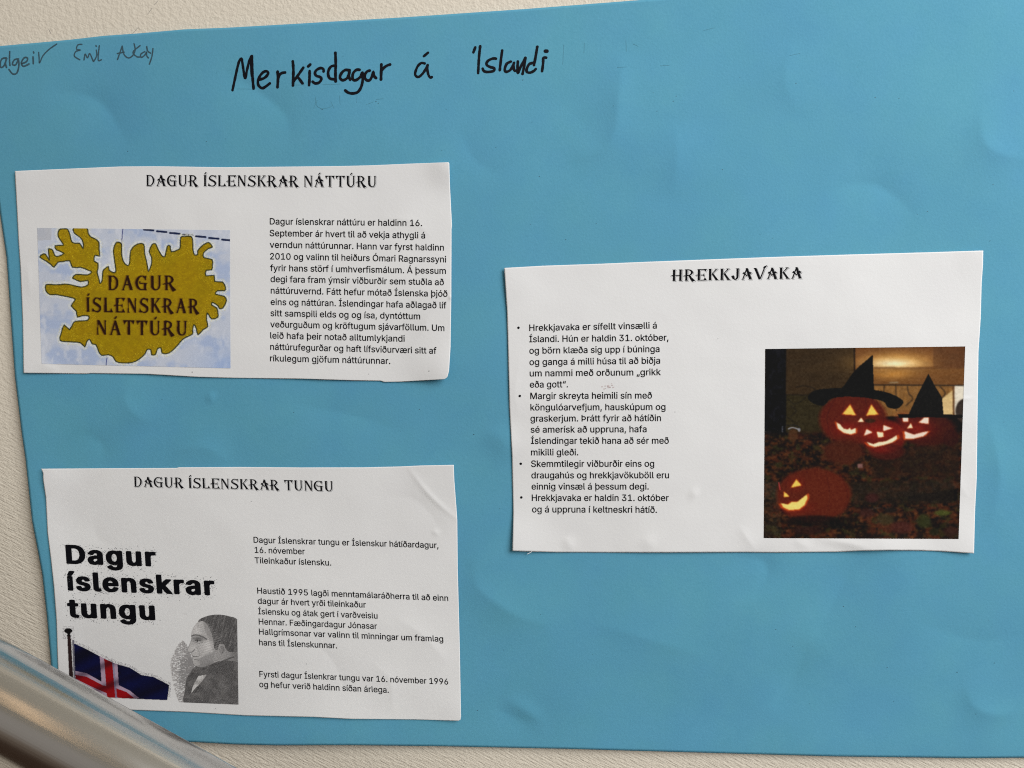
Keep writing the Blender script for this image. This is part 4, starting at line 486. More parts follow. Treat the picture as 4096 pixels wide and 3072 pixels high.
# bold picture text on the lower left sheet, with the grey specks of a compressed image round it
Z3 = (200, 2120, 2.1275)
BR = SHEETS[1]['root']
bold_px = []
for txt, a, b_ in [("Dagur", (140, 281), (906, 305)), ("íslenskrar", (152, 509), (1406, 551)), ("tungu", (152, 738), (898, 762))]:
    V, F = lay(txt, BOLD, 'B')
    p0 = (200 + a[0] / 2.1275, 2120 + a[1] / 2.1275); p1 = (200 + b_[0] / 2.1275, 2120 + b_[1] / 2.1275)
    ink = (V[:, 0].min(), V[:, 0].max())
    place('bold_lettering', V, F, ink, p0, p1, 74 / 267., -.07, M_INK, BR)
    u = (V[:, 0] - ink[0]) / (ink[1] - ink[0])
    q = np.array(p0) + u[:, None] * (np.array(p1) - np.array(p0)); q = q + np.c_[-V[:, 1] * .273 * .07, -V[:, 1] * .273]
    bold_px.append(q)
def specks(name, pts, mtl, parent, smin, smax, hf=h_sheet, kind='stuff'):
    V = []; F = []
    for x, y in pts:
        w_ = random.uniform(smin, smax); h_ = w_ * random.uniform(.5, 1.0)
        X = np.array([x - w_, x + w_, x + w_ * .8, x - w_ * .9]); Y = np.array([y + h_, y + h_ * .8, y - h_, y - h_ * .7])
        n = len(V); V.extend(wp(X, Y, hf(X, Y) + PH * .9).tolist()); F.append([n, n + 1, n + 2, n + 3])
    o = mesh_obj(name, V, F, mtl, parent)
    if kind: o['kind'] = kind
    return o
al = np.vstack(bold_px)
pts = [(p[0] + random.gauss(0, 11), p[1] + random.gauss(0, 11)) for p in al[rng.integers(0, len(al), 1900)]]
specks('print_noise', pts, M_GREY, BR, .8, 1.7)

# ------------------------------------------------------------------ printed pictures (colour per point)
def soft(d, w): return np.clip(.5 - d / w, 0, 1)
class Pic:
    def __init__(s, z, quad, nx, ny):
        """quad TL TR BR BL in zoomed picture coordinates; z = origin and scale back to photo pixels"""
        q = np.array(quad, float); u = np.linspace(0, 1, nx)[None, :, None]; v = np.linspace(0, 1, ny)[:, None, None]
        G = (1 - v) * ((1 - u) * q[0] + u * q[1]) + v * ((1 - u) * q[3] + u * q[2])
        s.X, s.Y = G[..., 0], G[..., 1]; s.z = z; s.nx, s.ny = nx, ny
        s.C = np.zeros((ny, nx, 3)); s.keep = np.ones((ny, nx), bool)
    def fill(s, m, c, a=1.0):
        c = np.asarray(c, float); m = np.asarray(m, float) * a
        s.C = s.C * (1 - m[..., None]) + c * m[..., None]
    def poly(s, P, c, a=1.0, feather=0, sp=False):
        if sp: P = spline(P, 8, True)
        m = pip(s.X, s.Y, P).astype(float)
        if feather: m = s.blur(m, feather)
        s.fill(m, c, a); return m
    def ell(s, cx, cy, rx, ry, c, a=1.0, soft_=.05):
        r = np.hypot((s.X - cx) / rx, (s.Y - cy) / ry); m = np.clip((1 - r) / soft_ + .5, 0, 1); s.fill(m, c, a); return m
    def line(s, P, w, c, a=1.0, sp=True):
        d, _, _ = segdist(s.X, s.Y, spline(P, 12) if sp else P); s.fill(np.clip((w / 2 - d) / 3 + .5, 0, 1), c, a)
    def glow(s, cx, cy, rx, ry, c, a):
        r = ((s.X - cx) / rx) ** 2 + ((s.Y - cy) / ry) ** 2; s.fill(np.exp(-r), c, a)
    def blur(s, m, n):
        for _ in range(n):
            m = (m + np.roll(m, 1, 0) + np.roll(m, -1, 0) + np.roll(m, 1, 1) + np.roll(m, -1, 1)) / 5
        return m
    def n(s, sx, sy, seed, o=3): return fbm(s.X / sx + 50, s.Y / sy + 50, seed, o)
    def build(s, name, parent, gain=1.0):
        ox, oy, k = s.z; X = ox + s.X / k; Y = oy + s.Y / k
        V = wp(X, Y, h_sheet(X, Y) + PH * 1.1).reshape(-1, 3)
        i = np.arange(s.nx * s.ny).reshape(s.ny, s.nx)
        q = np.stack([i[:-1, :-1], i[1:, :-1], i[1:, 1:], i[:-1, 1:]], -1).reshape(-1, 4)
        kp = (s.keep[:-1, :-1] | s.keep[1:, 1:]).reshape(-1); q = q[kp]
        used = np.unique(q); re = np.full(len(V), -1); re[used] = np.arange(len(used)); q = re[q]
        col = S(np.clip(s.C, 0, 255)).reshape(-1, 3) * gain
        return mesh_obj(name, V[used], q, M_PRINT, parent, col=np.clip(col, .004, .85)[used], smooth=True)

# island map
ISL = [(605, 70), (615, 130), (650, 160), (685, 190), (725, 215), (732, 290), (728, 350), (690, 350), (682, 400), (712, 430), (720, 480), (708, 520), (725, 580), (742, 628), (755, 590), (765, 510), (790, 475), (815, 460), (830, 490), (870, 520), (888, 500), (885, 400), (868, 290), (890, 230), (920, 215), (945, 240), (950, 330), (970, 410), (1000, 445), (1030, 430), (1040, 300), (1080, 250), (1130, 232), (1165, 240), (1175, 330), (1195, 390), (1200, 460), (1215, 505), (1245, 440), (1240, 370), (1225, 310), (1250, 240), (1280, 235), (1310, 280), (1340, 350), (1370, 360), (1385, 340), (1395, 255), (1430, 260), (1440, 310), (1500, 295), (1530, 265), (1530, 175), (1560, 160), (1635, 165), (1645, 200), (1650, 290), (1670, 340), (1695, 340), (1700, 300), (1740, 260), (1780, 222), (1820, 230), (1840, 262), (1800, 285), (1760, 320), (1755, 375), (1840, 385), (1845, 450), (1830, 485), (1785, 500), (1780, 545), (1855, 550), (1870, 600), (1940, 615), (1970, 660), (1965, 700), (1890, 690), (1875, 735), (1960, 745), (1975, 800), (1950, 860), (1910, 875), (1895, 840), (1850, 815), (1830, 830), (1885, 870), (1900, 910), (1890, 960), (1840, 970), (1810, 940), (1785, 910), (1790, 990), (1795, 1045), (1750, 1080), (1705, 1125), (1680, 1070), (1660, 1025), (1650, 1090), (1640, 1120), (1560, 1170), (1500, 1230), (1440, 1290), (1400, 1312), (1345, 1310), (1335, 1255), (1305, 1270), (1280, 1320), (1245, 1325), (1240, 1275), (1195, 1275), (1180, 1320), (1120, 1370), (1050, 1400), (960, 1405), (890, 1390), (865, 1345), (820, 1325), (750, 1330), (725, 1290), (700, 1225), (655, 1220), (640, 1170), (605, 1200), (585, 1245), (550, 1210), (450, 1195), (345, 1188), (360, 1110), (380, 1035), (440, 1075), (480, 1010), (520, 990), (620, 990), (625, 940), (560, 945), (520, 950), (500, 900), (455, 840), (490, 800), (475, 765), (350, 745), (300, 728), (240, 738), (210, 690), (205, 640), (280, 632), (350, 640), (380, 625), (440, 640), (560, 655), (610, 645), (625, 620), (618, 600), (540, 600), (490, 585), (465, 565), (500, 540), (620, 535), (650, 515), (625, 490), (550, 470), (460, 460), (445, 405), (370, 405), (320, 420), (290, 460), (250, 440), (200, 395), (150, 370), (165, 335), (205, 340), (240, 390), (225, 300), (245, 280), (270, 300), (290, 345), (330, 360), (380, 325), (310, 295), (300, 250), (370, 250), (365, 215), (325, 160), (325, 110), (350, 92), (385, 85), (420, 95), (450, 160), (455, 215), (500, 230), (540, 230), (560, 275), (578, 270), (570, 220), (540, 170), (490, 130), (478, 70)]
ISL = spline([(x + 5 * math.sin(i * 2.3), y + 5 * math.cos(i * 3.1)) for i, (x, y) in enumerate(ISL)], 30, True)
p = Pic((100, 880, 2.4578), [(120, 77), (2015, 100), (2020, 1458), (163, 1413)], 400, 285)
p.C[:] = (196, 202, 216)
nb = p.n(150, 120, 3, 3); p.fill(np.clip((nb - .5) * 5, 0, 1), (166, 182, 214), .75)
nb = p.n(60, 110, 8, 4); p.fill(np.clip((nb - .55) * 5, 0, 1), (214, 217, 226), .7)
p.fill(np.clip((p.X - 1500) / 500, 0, 1) * np.clip((p.Y - 1100) / 300, 0, 1), (155, 178, 220), .6)
p.fill((p.X < 260) & (p.Y < 200), (188, 190, 197), .9)
p.line([(962, 85), (948, 240), (940, 420)], 9, (75, 80, 130), sp=False); p.line([(812, 1290), (797, 1430)], 9, (75, 85, 140), sp=False)
for k in range(7):
    x0 = 1170 + k * 128; y0 = 94 + k * 16.5; p.line([(x0, y0), (x0 + 92, y0 + 8)], 20, (28, 38, 72), sp=False)
d, sd, _ = segdist(p.X, p.Y, ISL, True); ins = pip(p.X, p.Y, ISL)
dd = np.where(ins, -d, d)
wn = rng.random(p.X.shape)
p.fill(np.clip(1 - (dd - 16) / 20, 0, 1) * (dd > 6) * (wn > .35), (240, 240, 226), .8)
p.fill(np.clip(1 - abs(dd - 22) / 22, 0, 1) * (wn > .88), (190, 180, 120), .8)
p.fill(np.clip(.5 - dd / 3, 0, 1), (162, 132, 0))
p.fill(ins * (p.n(40, 34, 15, 2) - .3), (124, 92, 6), .45); p.fill(ins * np.clip((p.n(16, 12, 19, 3) - .5) * 4, 0, 1), (186, 156, 10), .4); p.fill(ins * np.clip(p.n(200, 160, 16, 2) * 1.6 - .5, 0, 1), (140, 124, 0), .4)
p.fill(ins * (wn > .93) * (d < 70), (212, 184, 40), .8); p.fill(ins * (wn < .03) * (d < 60), (88, 92, 20), .8)
p.fill(np.clip((6.2 - d) / 4 + .5, 0, 1) * (.55 + .45 * p.n(12, 12, 88, 2) * 1.6).clip(0, 1), (40, 44, 22), .92)
def pic_text(p, txt, p0, p1, cap, c, dx=0.0, grow=None, a=1.0):
    """fill the letters of a serif line; p0 -> p1 baseline in picture coordinates"""
    L = []; x = 0
    for ch in txt:
        if ch == ' ': x += 185; continue
        gl = HEADS[{'A': 'a', 'Á': 'á'}.get(ch, ch)]
        for l in gl[1]: L.append(np.array(l, float).reshape(-1, 2) + [x, 0])
        x += gl[0] + 45
    al_ = np.vstack(L); x0, x1 = al_[:, 0].min(), al_[:, 0].max(); m = np.zeros(p.X.shape, bool)
    bx = (p.X > p0[0] - 20) & (p.X < p1[0] + 20) & (p.Y > p0[1] - cap * 1.5) & (p.Y < p1[1] + 30)
    mm = m[bx]
    for l in L:
        u = (l[:, 0] - x0) / (x1 - x0)
        q = np.c_[p0[0] + u * (p1[0] - p0[0]) + dx, p0[1] + u * (p1[1] - p0[1]) - l[:, 1] * cap / 500]
        mm ^= pip(p.X[bx], p.Y[bx], q)
    m[bx] = mm
    return m.astype(float)
for txt, a_, b_ in [("DAGUR", (818, 690), (1487, 690)), ("ÍSLENSKRAR", (602, 903), (1717, 919)), ("NÁTTÚRU", (704, 1127), (1592, 1136))]:
    m = pic_text(p, txt, a_, b_, 143, None)
    p.fill(np.clip(p.blur(np.roll(m, -2, 1), 3), 0, 1), (92, 56, 16), .85)
    p.fill(np.clip(p.blur(m, 1) * 1.25, 0, 1), (40, 18, 8), 1.0)
p.C += (rng.random(p.X.shape)[..., None] - .5) * 14
mp_ = p.build('printed_map', SHEETS[0]['root'], 1.05)
mp_['label'] = 'printed picture of a yellow island on pale blue sea'

# carved pumpkins at night
p = Pic((3000, 1340, 1.8432), [(113, 103), (1587, 84), (1538, 1504), (102, 1497)], 380, 360)
X, Y = p.X, p.Y
p.C[:] = (14, 10, 9)
p.fill((X > 262) & (X < 775) & (Y < 720), (50, 36, 20)); p.fill(((X > 262) & (X < 775) & (Y < 440)) * p.n(300, 80, 4), (66, 48, 26), .6)
p.fill((X > 262) & (X < 560) & (Y > 440) & (Y < 720), (44, 38, 18), .8)
p.fill((X > 775) & (Y < 372), (104, 62, 30))
p.glow(1080, 205, 260, 75, (236, 176, 90), .95); p.glow(1060, 212, 150, 34, (255, 238, 190), 1.0)
p.fill((X > 912) & (Y > 236) & (Y < 252), (96, 60, 30), .7); p.fill((X > 912) & (Y > 250) & (Y < 365), (118, 78, 36), .55)
p.glow(1050, 290, 150, 40, (196, 136, 62), .8); p.fill((X > 1350) & (Y < 236) & (X < 1600), (74, 44, 24), .45)
p.line([(770, 95), (772, 400)], 10, (22, 14, 10), sp=False)
p.fill((X > 915) & (Y > 366) & (Y < 600), (128, 88, 44)); p.fill(((X > 915) & (Y > 376) & (Y < 600)) * (p.n(26, 60, 9) > .52), (150, 104, 52), .7)
p.fill((X > 1415) & (Y > 380) & (Y < 590) & (Y > 470 - (X - 1415) * .8), (232, 200, 140), .9)
p.fill((X > 1508) & (Y > 376) & (Y < 590), (226, 216, 196)); p.ell(1590, 560, 75, 92, (52, 42, 36)); 
p.line([(1500, 376), (1502, 590)], 14, (96, 62, 34), sp=False)
p.line([(915, 368), (1580, 372)], 8, (26, 20, 16), sp=False); p.line([(1030, 352), (1090, 350)], 9, (150, 130, 100), sp=False)
for P in ([(1075, 372), (1080, 560)], [(990, 372), (985, 440)], [(1160, 380), (1170, 430), (1200, 470), (1150, 520)], [(1400, 380), (1440, 430), (1400, 480)]): p.line(P, 7, (40, 28, 18))
p.poly([(265, 95), (110, 95), (95, 1510), (265, 1000)], (9, 9, 12)); p.fill((X < 265) * (p.n(30, 30, 2) > .62), (30, 30, 36), .5)
for P in ([(340, 385), (400, 375), (480, 400), (430, 440)], [(270, 440), (420, 442)], [(280, 470), (330, 510), (400, 470), (420, 440)], [(300, 520), (340, 560), (300, 600)], [(265, 600), (320, 640), (330, 690)]): p.line(P, 5, (18, 14, 10), .9)
# ground: fallen leaves and gravel
gm = np.clip((Y - 700) / 60, 0, 1); nz_ = p.n(60, 38, 21, 4)
p.fill(gm, (24, 15, 10)); p.fill(gm * np.clip((nz_ - .45) * 5, 0, 1), (78, 36, 18), .85); p.fill(gm * np.clip((p.n(20, 14, 29, 2) - .62) * 9, 0, 1), (104, 62, 30), .6); p.fill(gm * np.clip((.36 - p.n(26, 16, 33, 2)) * 9, 0, 1), (8, 6, 6), .8); p.fill(gm * np.clip((p.n(44, 30, 25, 3) - .58) * 8, 0, 1), (46, 44, 20), .7)
p.fill((abs(Y - 1150) < 60) * (rng.random(X.shape) > .55), (62, 52, 40), .6); p.fill((Y > 1080) & (X < 230) & (rng.random(X.shape) > .6), (70, 62, 46), .6)
p.poly([(900, 880), (1540, 780), (1540, 1040), (900, 1060)], (38, 24, 15), .7, 3); p.poly([(1160, 1190), (1530, 1130), (1530, 1220), (1160, 1225)], (14, 10, 9), .9)
p.poly([(730, 1090), (1500, 1050), (1500, 1240), (760, 1250)], (30, 24, 18), .6, 3)
for x, y, rx, ry, c_ in [(1420, 1312, 62, 20, (72, 80, 30)), (1280, 1370, 50, 50, (48, 52, 24)), (1000, 1360, 60, 42, (58, 48, 26)), (860, 1310, 52, 34, (54, 26, 22)), (1120, 1420, 80, 46, (70, 30, 24)), (640, 1400, 60, 30, (16, 14, 14)), (900, 1200, 50, 34, (60, 26, 24)), (420, 1440, 110, 30, (44, 22, 18)), (1480, 1450, 50, 40, (50, 26, 20)), (1040, 1290, 46, 22, (22, 18, 16)), (1360, 1450, 40, 30, (30, 32, 18))]:
    m = p.ell(x, y, rx, ry, c_, .85, .5)
p.fill((abs(Y - 1278 + (X - 920) * .2) < 4) & (abs(X - 920) < 40) & (rng.random(X.shape) > .4), (120, 120, 120), .5); p.fill((abs(Y - 965) < 17) & (abs(X - 812) < 20), (140, 98, 92), .9)
# pumpkins
for k_ in range(3): p.C[..., k_] = p.blur(p.C[..., k_], 2)
p.C[3:-3, 3:-3] *= (.91 + .18 * fbm(X / 50, Y / 16, 44, 3))[3:-3, 3:-3, None]
p.ell(1310, 700, 205, 118, (58, 20, 12), 1, .22); p.ell(1480, 760, 60, 60, (50, 16, 12), .8, .3)
p.ell(760, 620, 250, 190, (86, 26, 13), 1, .14); p.ell(690, 860, 150, 90, (74, 30, 16), .9, .3)
p.ell(985, 750, 165, 125, (98, 22, 13), 1, .2); p.ell(1010, 860, 130, 60, (70, 20, 14), .8, .3)
for cx_ in (620, 700, 850, 930): p.line([(cx_, 480), (cx_ + (cx_ - 770) * .35, 620), (cx_, 780)], 9, (66, 18, 11), .5)
p.ell(470, 1180, 275, 198, (88, 30, 14), 1, .12); p.ell(560, 1150, 150, 150, (98, 34, 16), .5, .8); p.ell(470, 1370, 220, 40, (18, 12, 10), .8, .4)
for cx_ in (300, 420, 560, 660): p.line([(cx_, 1010), (cx_ + (cx_ - 470) * .3, 1180), (cx_, 1350)], 9, (76, 24, 13), .45)
for x, y, rx, ry, a_ in [(720, 690, 130, 60, .7), (950, 720, 150, 70, .75), (1230, 690, 150, 80, .8), (960, 840, 90, 36, .6), (320, 1270, 130, 50, .7), (1130, 620, 60, 50, .6), (730, 560, 60, 50, .4), (900, 560, 60, 50, .4), (340, 1100, 70, 60, .4)]:
    p.glow(x, y, rx * .85, ry * .85, (150, 26, 15), a_ * .85)
p.ell(885, 632, 40, 16, (52, 30, 14), .9, .4)
YEL = (246, 208, 92); WHT = (252, 236, 196); PK = (250, 226, 206)
def light(P, c_, g_=(214, 84, 28)):
    P = np.array(P, float); ce = P.mean(0); p.poly((P - ce) * 1.18 + ce, g_, .8, 2); p.poly(P, c_, 1.0, 1)
light([(738, 515), (683, 583), (778, 590)], YEL); light([(895, 515), (860, 592), (945, 585)], YEL); light([(820, 610), (795, 640), (840, 640)], WHT)
light([(637, 645), (665, 660), (690, 690), (720, 697), (735, 685), (745, 700), (780, 685), (780, 720), (740, 732), (690, 720), (650, 690)], WHT)
light([(985, 665), (1048, 688), (985, 708)], PK); light([(860, 695), (903, 718), (840, 742)], PK); light([(935, 715), (980, 718), (985, 750), (945, 755)], WHT)
light([(860, 788), (910, 805), (950, 790), (1000, 785), (1040, 765), (1080, 740), (1085, 765), (1050, 790), (990, 810), (920, 825), (880, 812)], WHT)
light([(1125, 610), (1165, 600), (1165, 640), (1130, 640)], PK); light([(1245, 645), (1285, 610), (1315, 610), (1315, 655)], PK); light([(1185, 650), (1200, 685), (1160, 688)], WHT)
light([(1140, 710), (1210, 735), (1270, 718), (1318, 710), (1280, 745), (1200, 765), (1145, 765)], PK)
light([(342, 1065), (378, 1108), (303, 1125)], YEL); light([(252, 1155), (290, 1190), (250, 1195)], YEL)
light([(228, 1240), (280, 1250), (310, 1230), (350, 1230), (395, 1195), (420, 1175), (422, 1210), (400, 1255), (360, 1285), (290, 1290), (245, 1270)], (250, 222, 120))
p.line([(212, 1090), (222, 1140)], 10, (176, 60, 60), .8)
# hats
p.poly([(905, 145), (914, 420), (660, 405), (700, 365), (750, 290), (800, 235), (860, 185)], (12, 12, 12))
p.poly([(425, 465), (450, 425), (520, 400), (680, 392), (912, 405), (1030, 430), (1110, 470), (1130, 500), (1090, 540), (1020, 535), (980, 490), (850, 462), (700, 455), (600, 470), (540, 520), (470, 505)], (13, 13, 12), sp=True)
p.poly([(1315, 285), (1240, 430), (1165, 595), (1428, 595), (1415, 460), (1360, 370)], (15, 14, 13))
p.poly([(1090, 585), (1300, 580), (1575, 590), (1575, 612), (1300, 606), (1100, 612)], (10, 9, 9))
# cup on the ledge
p.line([(258, 700), (262, 672), (300, 664), (345, 668), (372, 690)], 6, (30, 28, 28)); p.line([(284, 692), (312, 682), (354, 694)], 9, (160, 160, 170), .85); p.fill(((abs(X - 238) < 6) & (abs(Y - 694) < 22)) * (.3 + .5 * rng.random(X.shape)), (120, 124, 136), .8); p.ell(362, 700, 10, 14, (170, 172, 186), .7, .5); p.ell(318, 740, 34, 50, (78, 46, 24), .8, .4)
for k_ in range(3): p.C[1:-1, 1:-1, k_] = p.blur(p.C[..., k_], 1)[1:-1, 1:-1]
blk = np.repeat(np.repeat(rng.random((90, 95)), 4, 0), 4, 1)[:360, :380]
p.C += ((blk - .5) * 10)[..., None]; p.C += (rng.random(X.shape)[..., None] - .5) * 10
mp_ = p.build('printed_photo', SHEETS[2]['root'], .95)
mp_['label'] = 'printed night photo of lit carved pumpkins in witch hats'

# flag
p = Pic(Z3, [(95, 815), (1030, 815), (1030, 1465), (95, 1465)], 330, 230)
X, Y = p.X, p.Y; p.C[:] = (226, 222, 222); p.keep[:] = False
FL = [(205, 966), (300, 1008), (430, 1078), (565, 1140), (680, 1172), (780, 1235), (880, 1250), (950, 1285), (1014, 1320), (998, 1448), (500, 1426), (300, 1400), (216, 1290)]
fm = pip(X, Y, FL); p.fill(fm, (13, 19, 68))
fold = np.sin((X * .55 + Y) / 46) * .5 + .5; p.fill(fm * fold ** 2, (5, 8, 30), .8)
p.fill(fm & (X > 590) & (p.n(80, 60, 5) > .5), (10, 18, 60), .6)
for P, c_ in [([(423, 1070), (574, 1142), (592, 1432), (448, 1420)], (196, 170, 192)), ([(216, 1200), (310, 1218), (440, 1292), (580, 1318), (680, 1368), (760, 1432), (560, 1432), (400, 1388), (216, 1292)], (196, 170, 192)),
              ([(460, 1094), (530, 1128), (556, 1432), (486, 1428)], (168, 14, 24)), ([(216, 1232), (310, 1248), (450, 1322), (560, 1346), (650, 1378), (722, 1434), (600, 1434), (480, 1388), (350, 1332), (216, 1264)], (168, 14, 24))]:
    p.fill(fm & pip(X, Y, P), c_)
p.fill((fm & pip(X, Y, [(530, 1128), (545, 1134), (572, 1432), (556, 1432)])), (150, 150, 180), .8)
pole = pip(X, Y, [(148, 905), (176, 905), (200, 1300), (166, 1300)]); p.fill(pole, (48, 32, 32)); p.keep |= pole
hl = pip(X, Y, [(190, 935), (204, 935), (216, 1300), (204, 1300)]); p.fill(hl, (120, 118, 130)); p.keep |= hl
fin = (np.hypot((X - 156) / 34, (Y - 857) / 22) < 1) | pip(X, Y, [(142, 875), (176, 875), (170, 892), (182, 905), (140, 905), (150, 890)]); p.fill(fin, (20, 18, 20)); p.keep |= fin
rr = rng.random(X.shape)
df, _, _ = segdist(X, Y, FL + [FL[0]]); dp_, _, _ = segdist(X, Y, [(160, 845), (160, 1000)])
nz_ = ((df < 26) & ~fm & (rr > .86) & (Y < 1426)) | ((dp_ < 52) & (dp_ > 20) & (rr > .9) & (Y < 930)); p.fill(nz_ & ~pole & ~hl & ~fin, (120, 118, 128)); p.keep |= nz_ | fm
p.fill(fm * (np.sin((X * .4 + Y) / 30 + 1) * .5 + .5) ** 3, (20, 8, 24), .45)
p.C += (rng.random(X.shape)[..., None] - .5) * 14
mp_ = p.build('printed_flag', BR, .85); mp_['label'] = 'printed blue flag with red and white cross on a pole'

# engraved profile of a man (generic)
p = Pic(Z3, [(1015, 712), (1592, 712), (1604, 1486), (1015, 1462)], 250, 330)
X, Y = p.X, p.Y; p.C[:] = (214, 210, 208); p.keep[:] = False
hatch = (np.sin((X * .8 + Y * .6) / 2.6) * .5 + .5); hat2 = (np.sin((X * .25 - Y) / 2.4) * .5 + .5); nn = p.n(22, 22, 6, 3); rr = rng.random(X.shape)
bgm = pip(X, Y, spline([(1135, 945), (1190, 1040), (1230, 1180), (1240, 1300), (1180, 1460), (1110, 1470), (1075, 1400), (1050, 1290), (1028, 1180), (1040, 1080), (1080, 1000)], 12, True))
bgs = p.blur(bgm.astype(float), 4); bk = (rr < bgs * (.45 + .5 * np.clip((X - 1040) / 130, 0, 1))); bk &= fbm(X / 16, Y / 4.5, 61, 2) > .46 - .3 * np.clip((X - 1100) / 150, 0, 1); p.fill(bk * np.ones_like(bgs), (146, 143, 143), .95); p.keep |= bk
p.fill(pip(X, Y, [(1090, 1110), (1230, 1080), (1240, 1460), (1100, 1300)]) * np.clip(bgs * 1.4, 0, 1) * (rr > .3), (138, 136, 136), .6)
coat = pip(X, Y, spline([(1235, 1165), (1190, 1220), (1160, 1275), (1150, 1360), (1142, 1470), (1300, 1500), (1640, 1500), (1640, 1060), (1480, 1040), (1400, 1100), (1300, 1170)], 16, True))
p.fill(coat, (98, 96, 96)); p.fill(coat * hatch, (76, 74, 74), .5)
hair = pip(X, Y, spline([(1262, 784), (1274, 760), (1320, 738), (1375, 724), (1440, 720), (1520, 733), (1600, 768), (1640, 900), (1640, 1010), (1540, 1040), (1496, 1010), (1480, 975), (1440, 972), (1428, 1016), (1400, 1010), (1388, 940), (1372, 880), (1340, 812), (1300, 776)], 8, True))
neck = pip(X, Y, spline([(1440, 960), (1520, 980), (1640, 1040), (1640, 1120), (1500, 1110), (1400, 1130), (1400, 1060)], 12, True))
face = pip(X, Y, spline([(1268, 782), (1232, 815), (1210, 862), (1204, 900), (1206, 925), (1192, 968), (1172, 1008), (1168, 1028), (1180, 1040), (1202, 1046), (1204, 1062), (1216, 1078), (1210, 1092), (1220, 1108), (1216, 1134), (1232, 1158), (1272, 1170), (1330, 1160), (1390, 1136), (1460, 1110), (1500, 1060), (1470, 960), (1400, 860), (1340, 786)], 7, True))
p.fill(face, (212, 209, 207)); p.keep |= face | coat | hair | neck
sh = np.clip((X - 1395) / 90, 0, 1) * .6 + np.clip((Y - 1085) / 100, 0, 1) * .45 + .15
p.fill(face * np.clip(sh * (.45 + .9 * nn) + .14 * (rr > .6), 0, 1), (104, 102, 102), .95)
p.fill(p.blur((face & pip(X, Y, [(1300, 790), (1345, 810), (1400, 900), (1440, 1010), (1400, 1060), (1372, 1000), (1350, 930), (1322, 870)])).astype(float), 5) * (rr > .25), (146, 143, 142), .7)
p.fill(p.blur((face & pip(X, Y, [(1262, 1100), (1330, 1060), (1420, 1030), (1470, 1060), (1400, 1140), (1290, 1168), (1240, 1160)])).astype(float), 5) * (rr > .3), (124, 122, 122), .75)
p.glow(1345, 985, 46, 50, (228, 224, 222), .85); p.glow(1250, 850, 34, 44, (222, 218, 216), .7); p.glow(1215, 1010, 26, 20, (220, 216, 214), .6); p.glow(1250, 1140, 28, 20, (206, 202, 200), .6)
p.fill(neck & ~hair, (168, 165, 164)); p.fill(neck * ~hair * np.clip((X - 1440) / 160, 0, 1), (108, 106, 106), .8)
p.fill(hair, (92, 90, 90)); st2 = fbm((X + .3 * Y) / 7, Y / 60, 77, 3); p.fill(hair * np.clip((st2 - .5) * 4, 0, 1), (130, 127, 126), .7); p.fill(hair * np.clip((.46 - st2) * 4, 0, 1), (74, 72, 72), .8)
p.fill(p.blur((pip(X, Y, [(1300, 778), (1350, 800), (1385, 900), (1400, 960), (1362, 940), (1330, 850)])).astype(float), 4) * (rr > .35), (142, 139, 138), .8)
p.ell(1462, 1020, 20, 34, (140, 137, 136), .9, .3); p.line([(1448, 995), (1470, 992), (1480, 1020), (1464, 1050)], 5, (80, 78, 78), .7)
p.line([(1204, 902), (1240, 893), (1290, 905), (1335, 930)], 11, (92, 90, 90), .85); p.glow(1262, 926, 54, 22, (96, 94, 94), .85)
p.fill(face * (np.sin((X * .3 + Y) / 3.2) > .2) * (.25 + .5 * np.clip((X - 1230) / 200, 0, 1)), (150, 147, 146), .6)
p.line([(1234, 942), (1258, 935), (1286, 944)], 5, (64, 62, 62), .9); p.ell(1254, 945, 7, 6, (50, 48, 48), .9, .3); p.line([(1234, 958), (1268, 964), (1300, 956)], 4, (120, 118, 118), .8)
p.line([(1198, 1040), (1218, 1034), (1228, 1014)], 6, (96, 94, 94), .9); p.line([(1214, 1078), (1240, 1077), (1264, 1080)], 5, (74, 72, 72), .9); p.line([(1226, 1100), (1256, 1104)], 6, (128, 126, 126), .8)
p.line([(1248, 1000), (1268, 1034), (1276, 1070)], 5, (146, 144, 142), .7); p.line([(1232, 1160), (1290, 1174), (1370, 1150), (1440, 1118)], 10, (84, 82, 82), .85)
p.line([(1206, 905), (1204, 930), (1190, 970), (1169, 1028), (1202, 1047), (1214, 1078), (1216, 1134), (1238, 1162)], 3.5, (112, 110, 110), .8)
p.poly([(1262, 1242), (1332, 1232), (1292, 1290), (1238, 1345), (1200, 1392), (1216, 1330)], (210, 207, 205)); p.keep |= pip(X, Y, [(1262, 1242), (1332, 1232), (1200, 1392)])
p.line([(1350, 1165), (1440, 1130), (1560, 1080)], 14, (78, 76, 76), .7); p.line([(1335, 1235), (1420, 1180), (1540, 1130)], 8, (80, 78, 78), .7); p.line([(1200, 1240), (1240, 1200), (1330, 1180)], 12, (76, 74, 74), .7); p.line([(1215, 1410), (1270, 1330), (1340, 1240)], 8, (74, 72, 72), .8); p.line([(1300, 1330), (1400, 1360), (1500, 1290)], 6, (84, 82, 82), .6)
p.fill(coat * np.clip((p.n(70, 50, 91, 3) - .45) * 4, 0, 1), (134, 131, 130), .5)
gr = (rr - .5) * 74 * (.5 + hat2); p.C += gr[..., None] * (face | coat | hair)[..., None]
mp_ = p.build('printed_portrait', BR, 1.0); mp_['label'] = 'printed grey engraving of a man in profile'

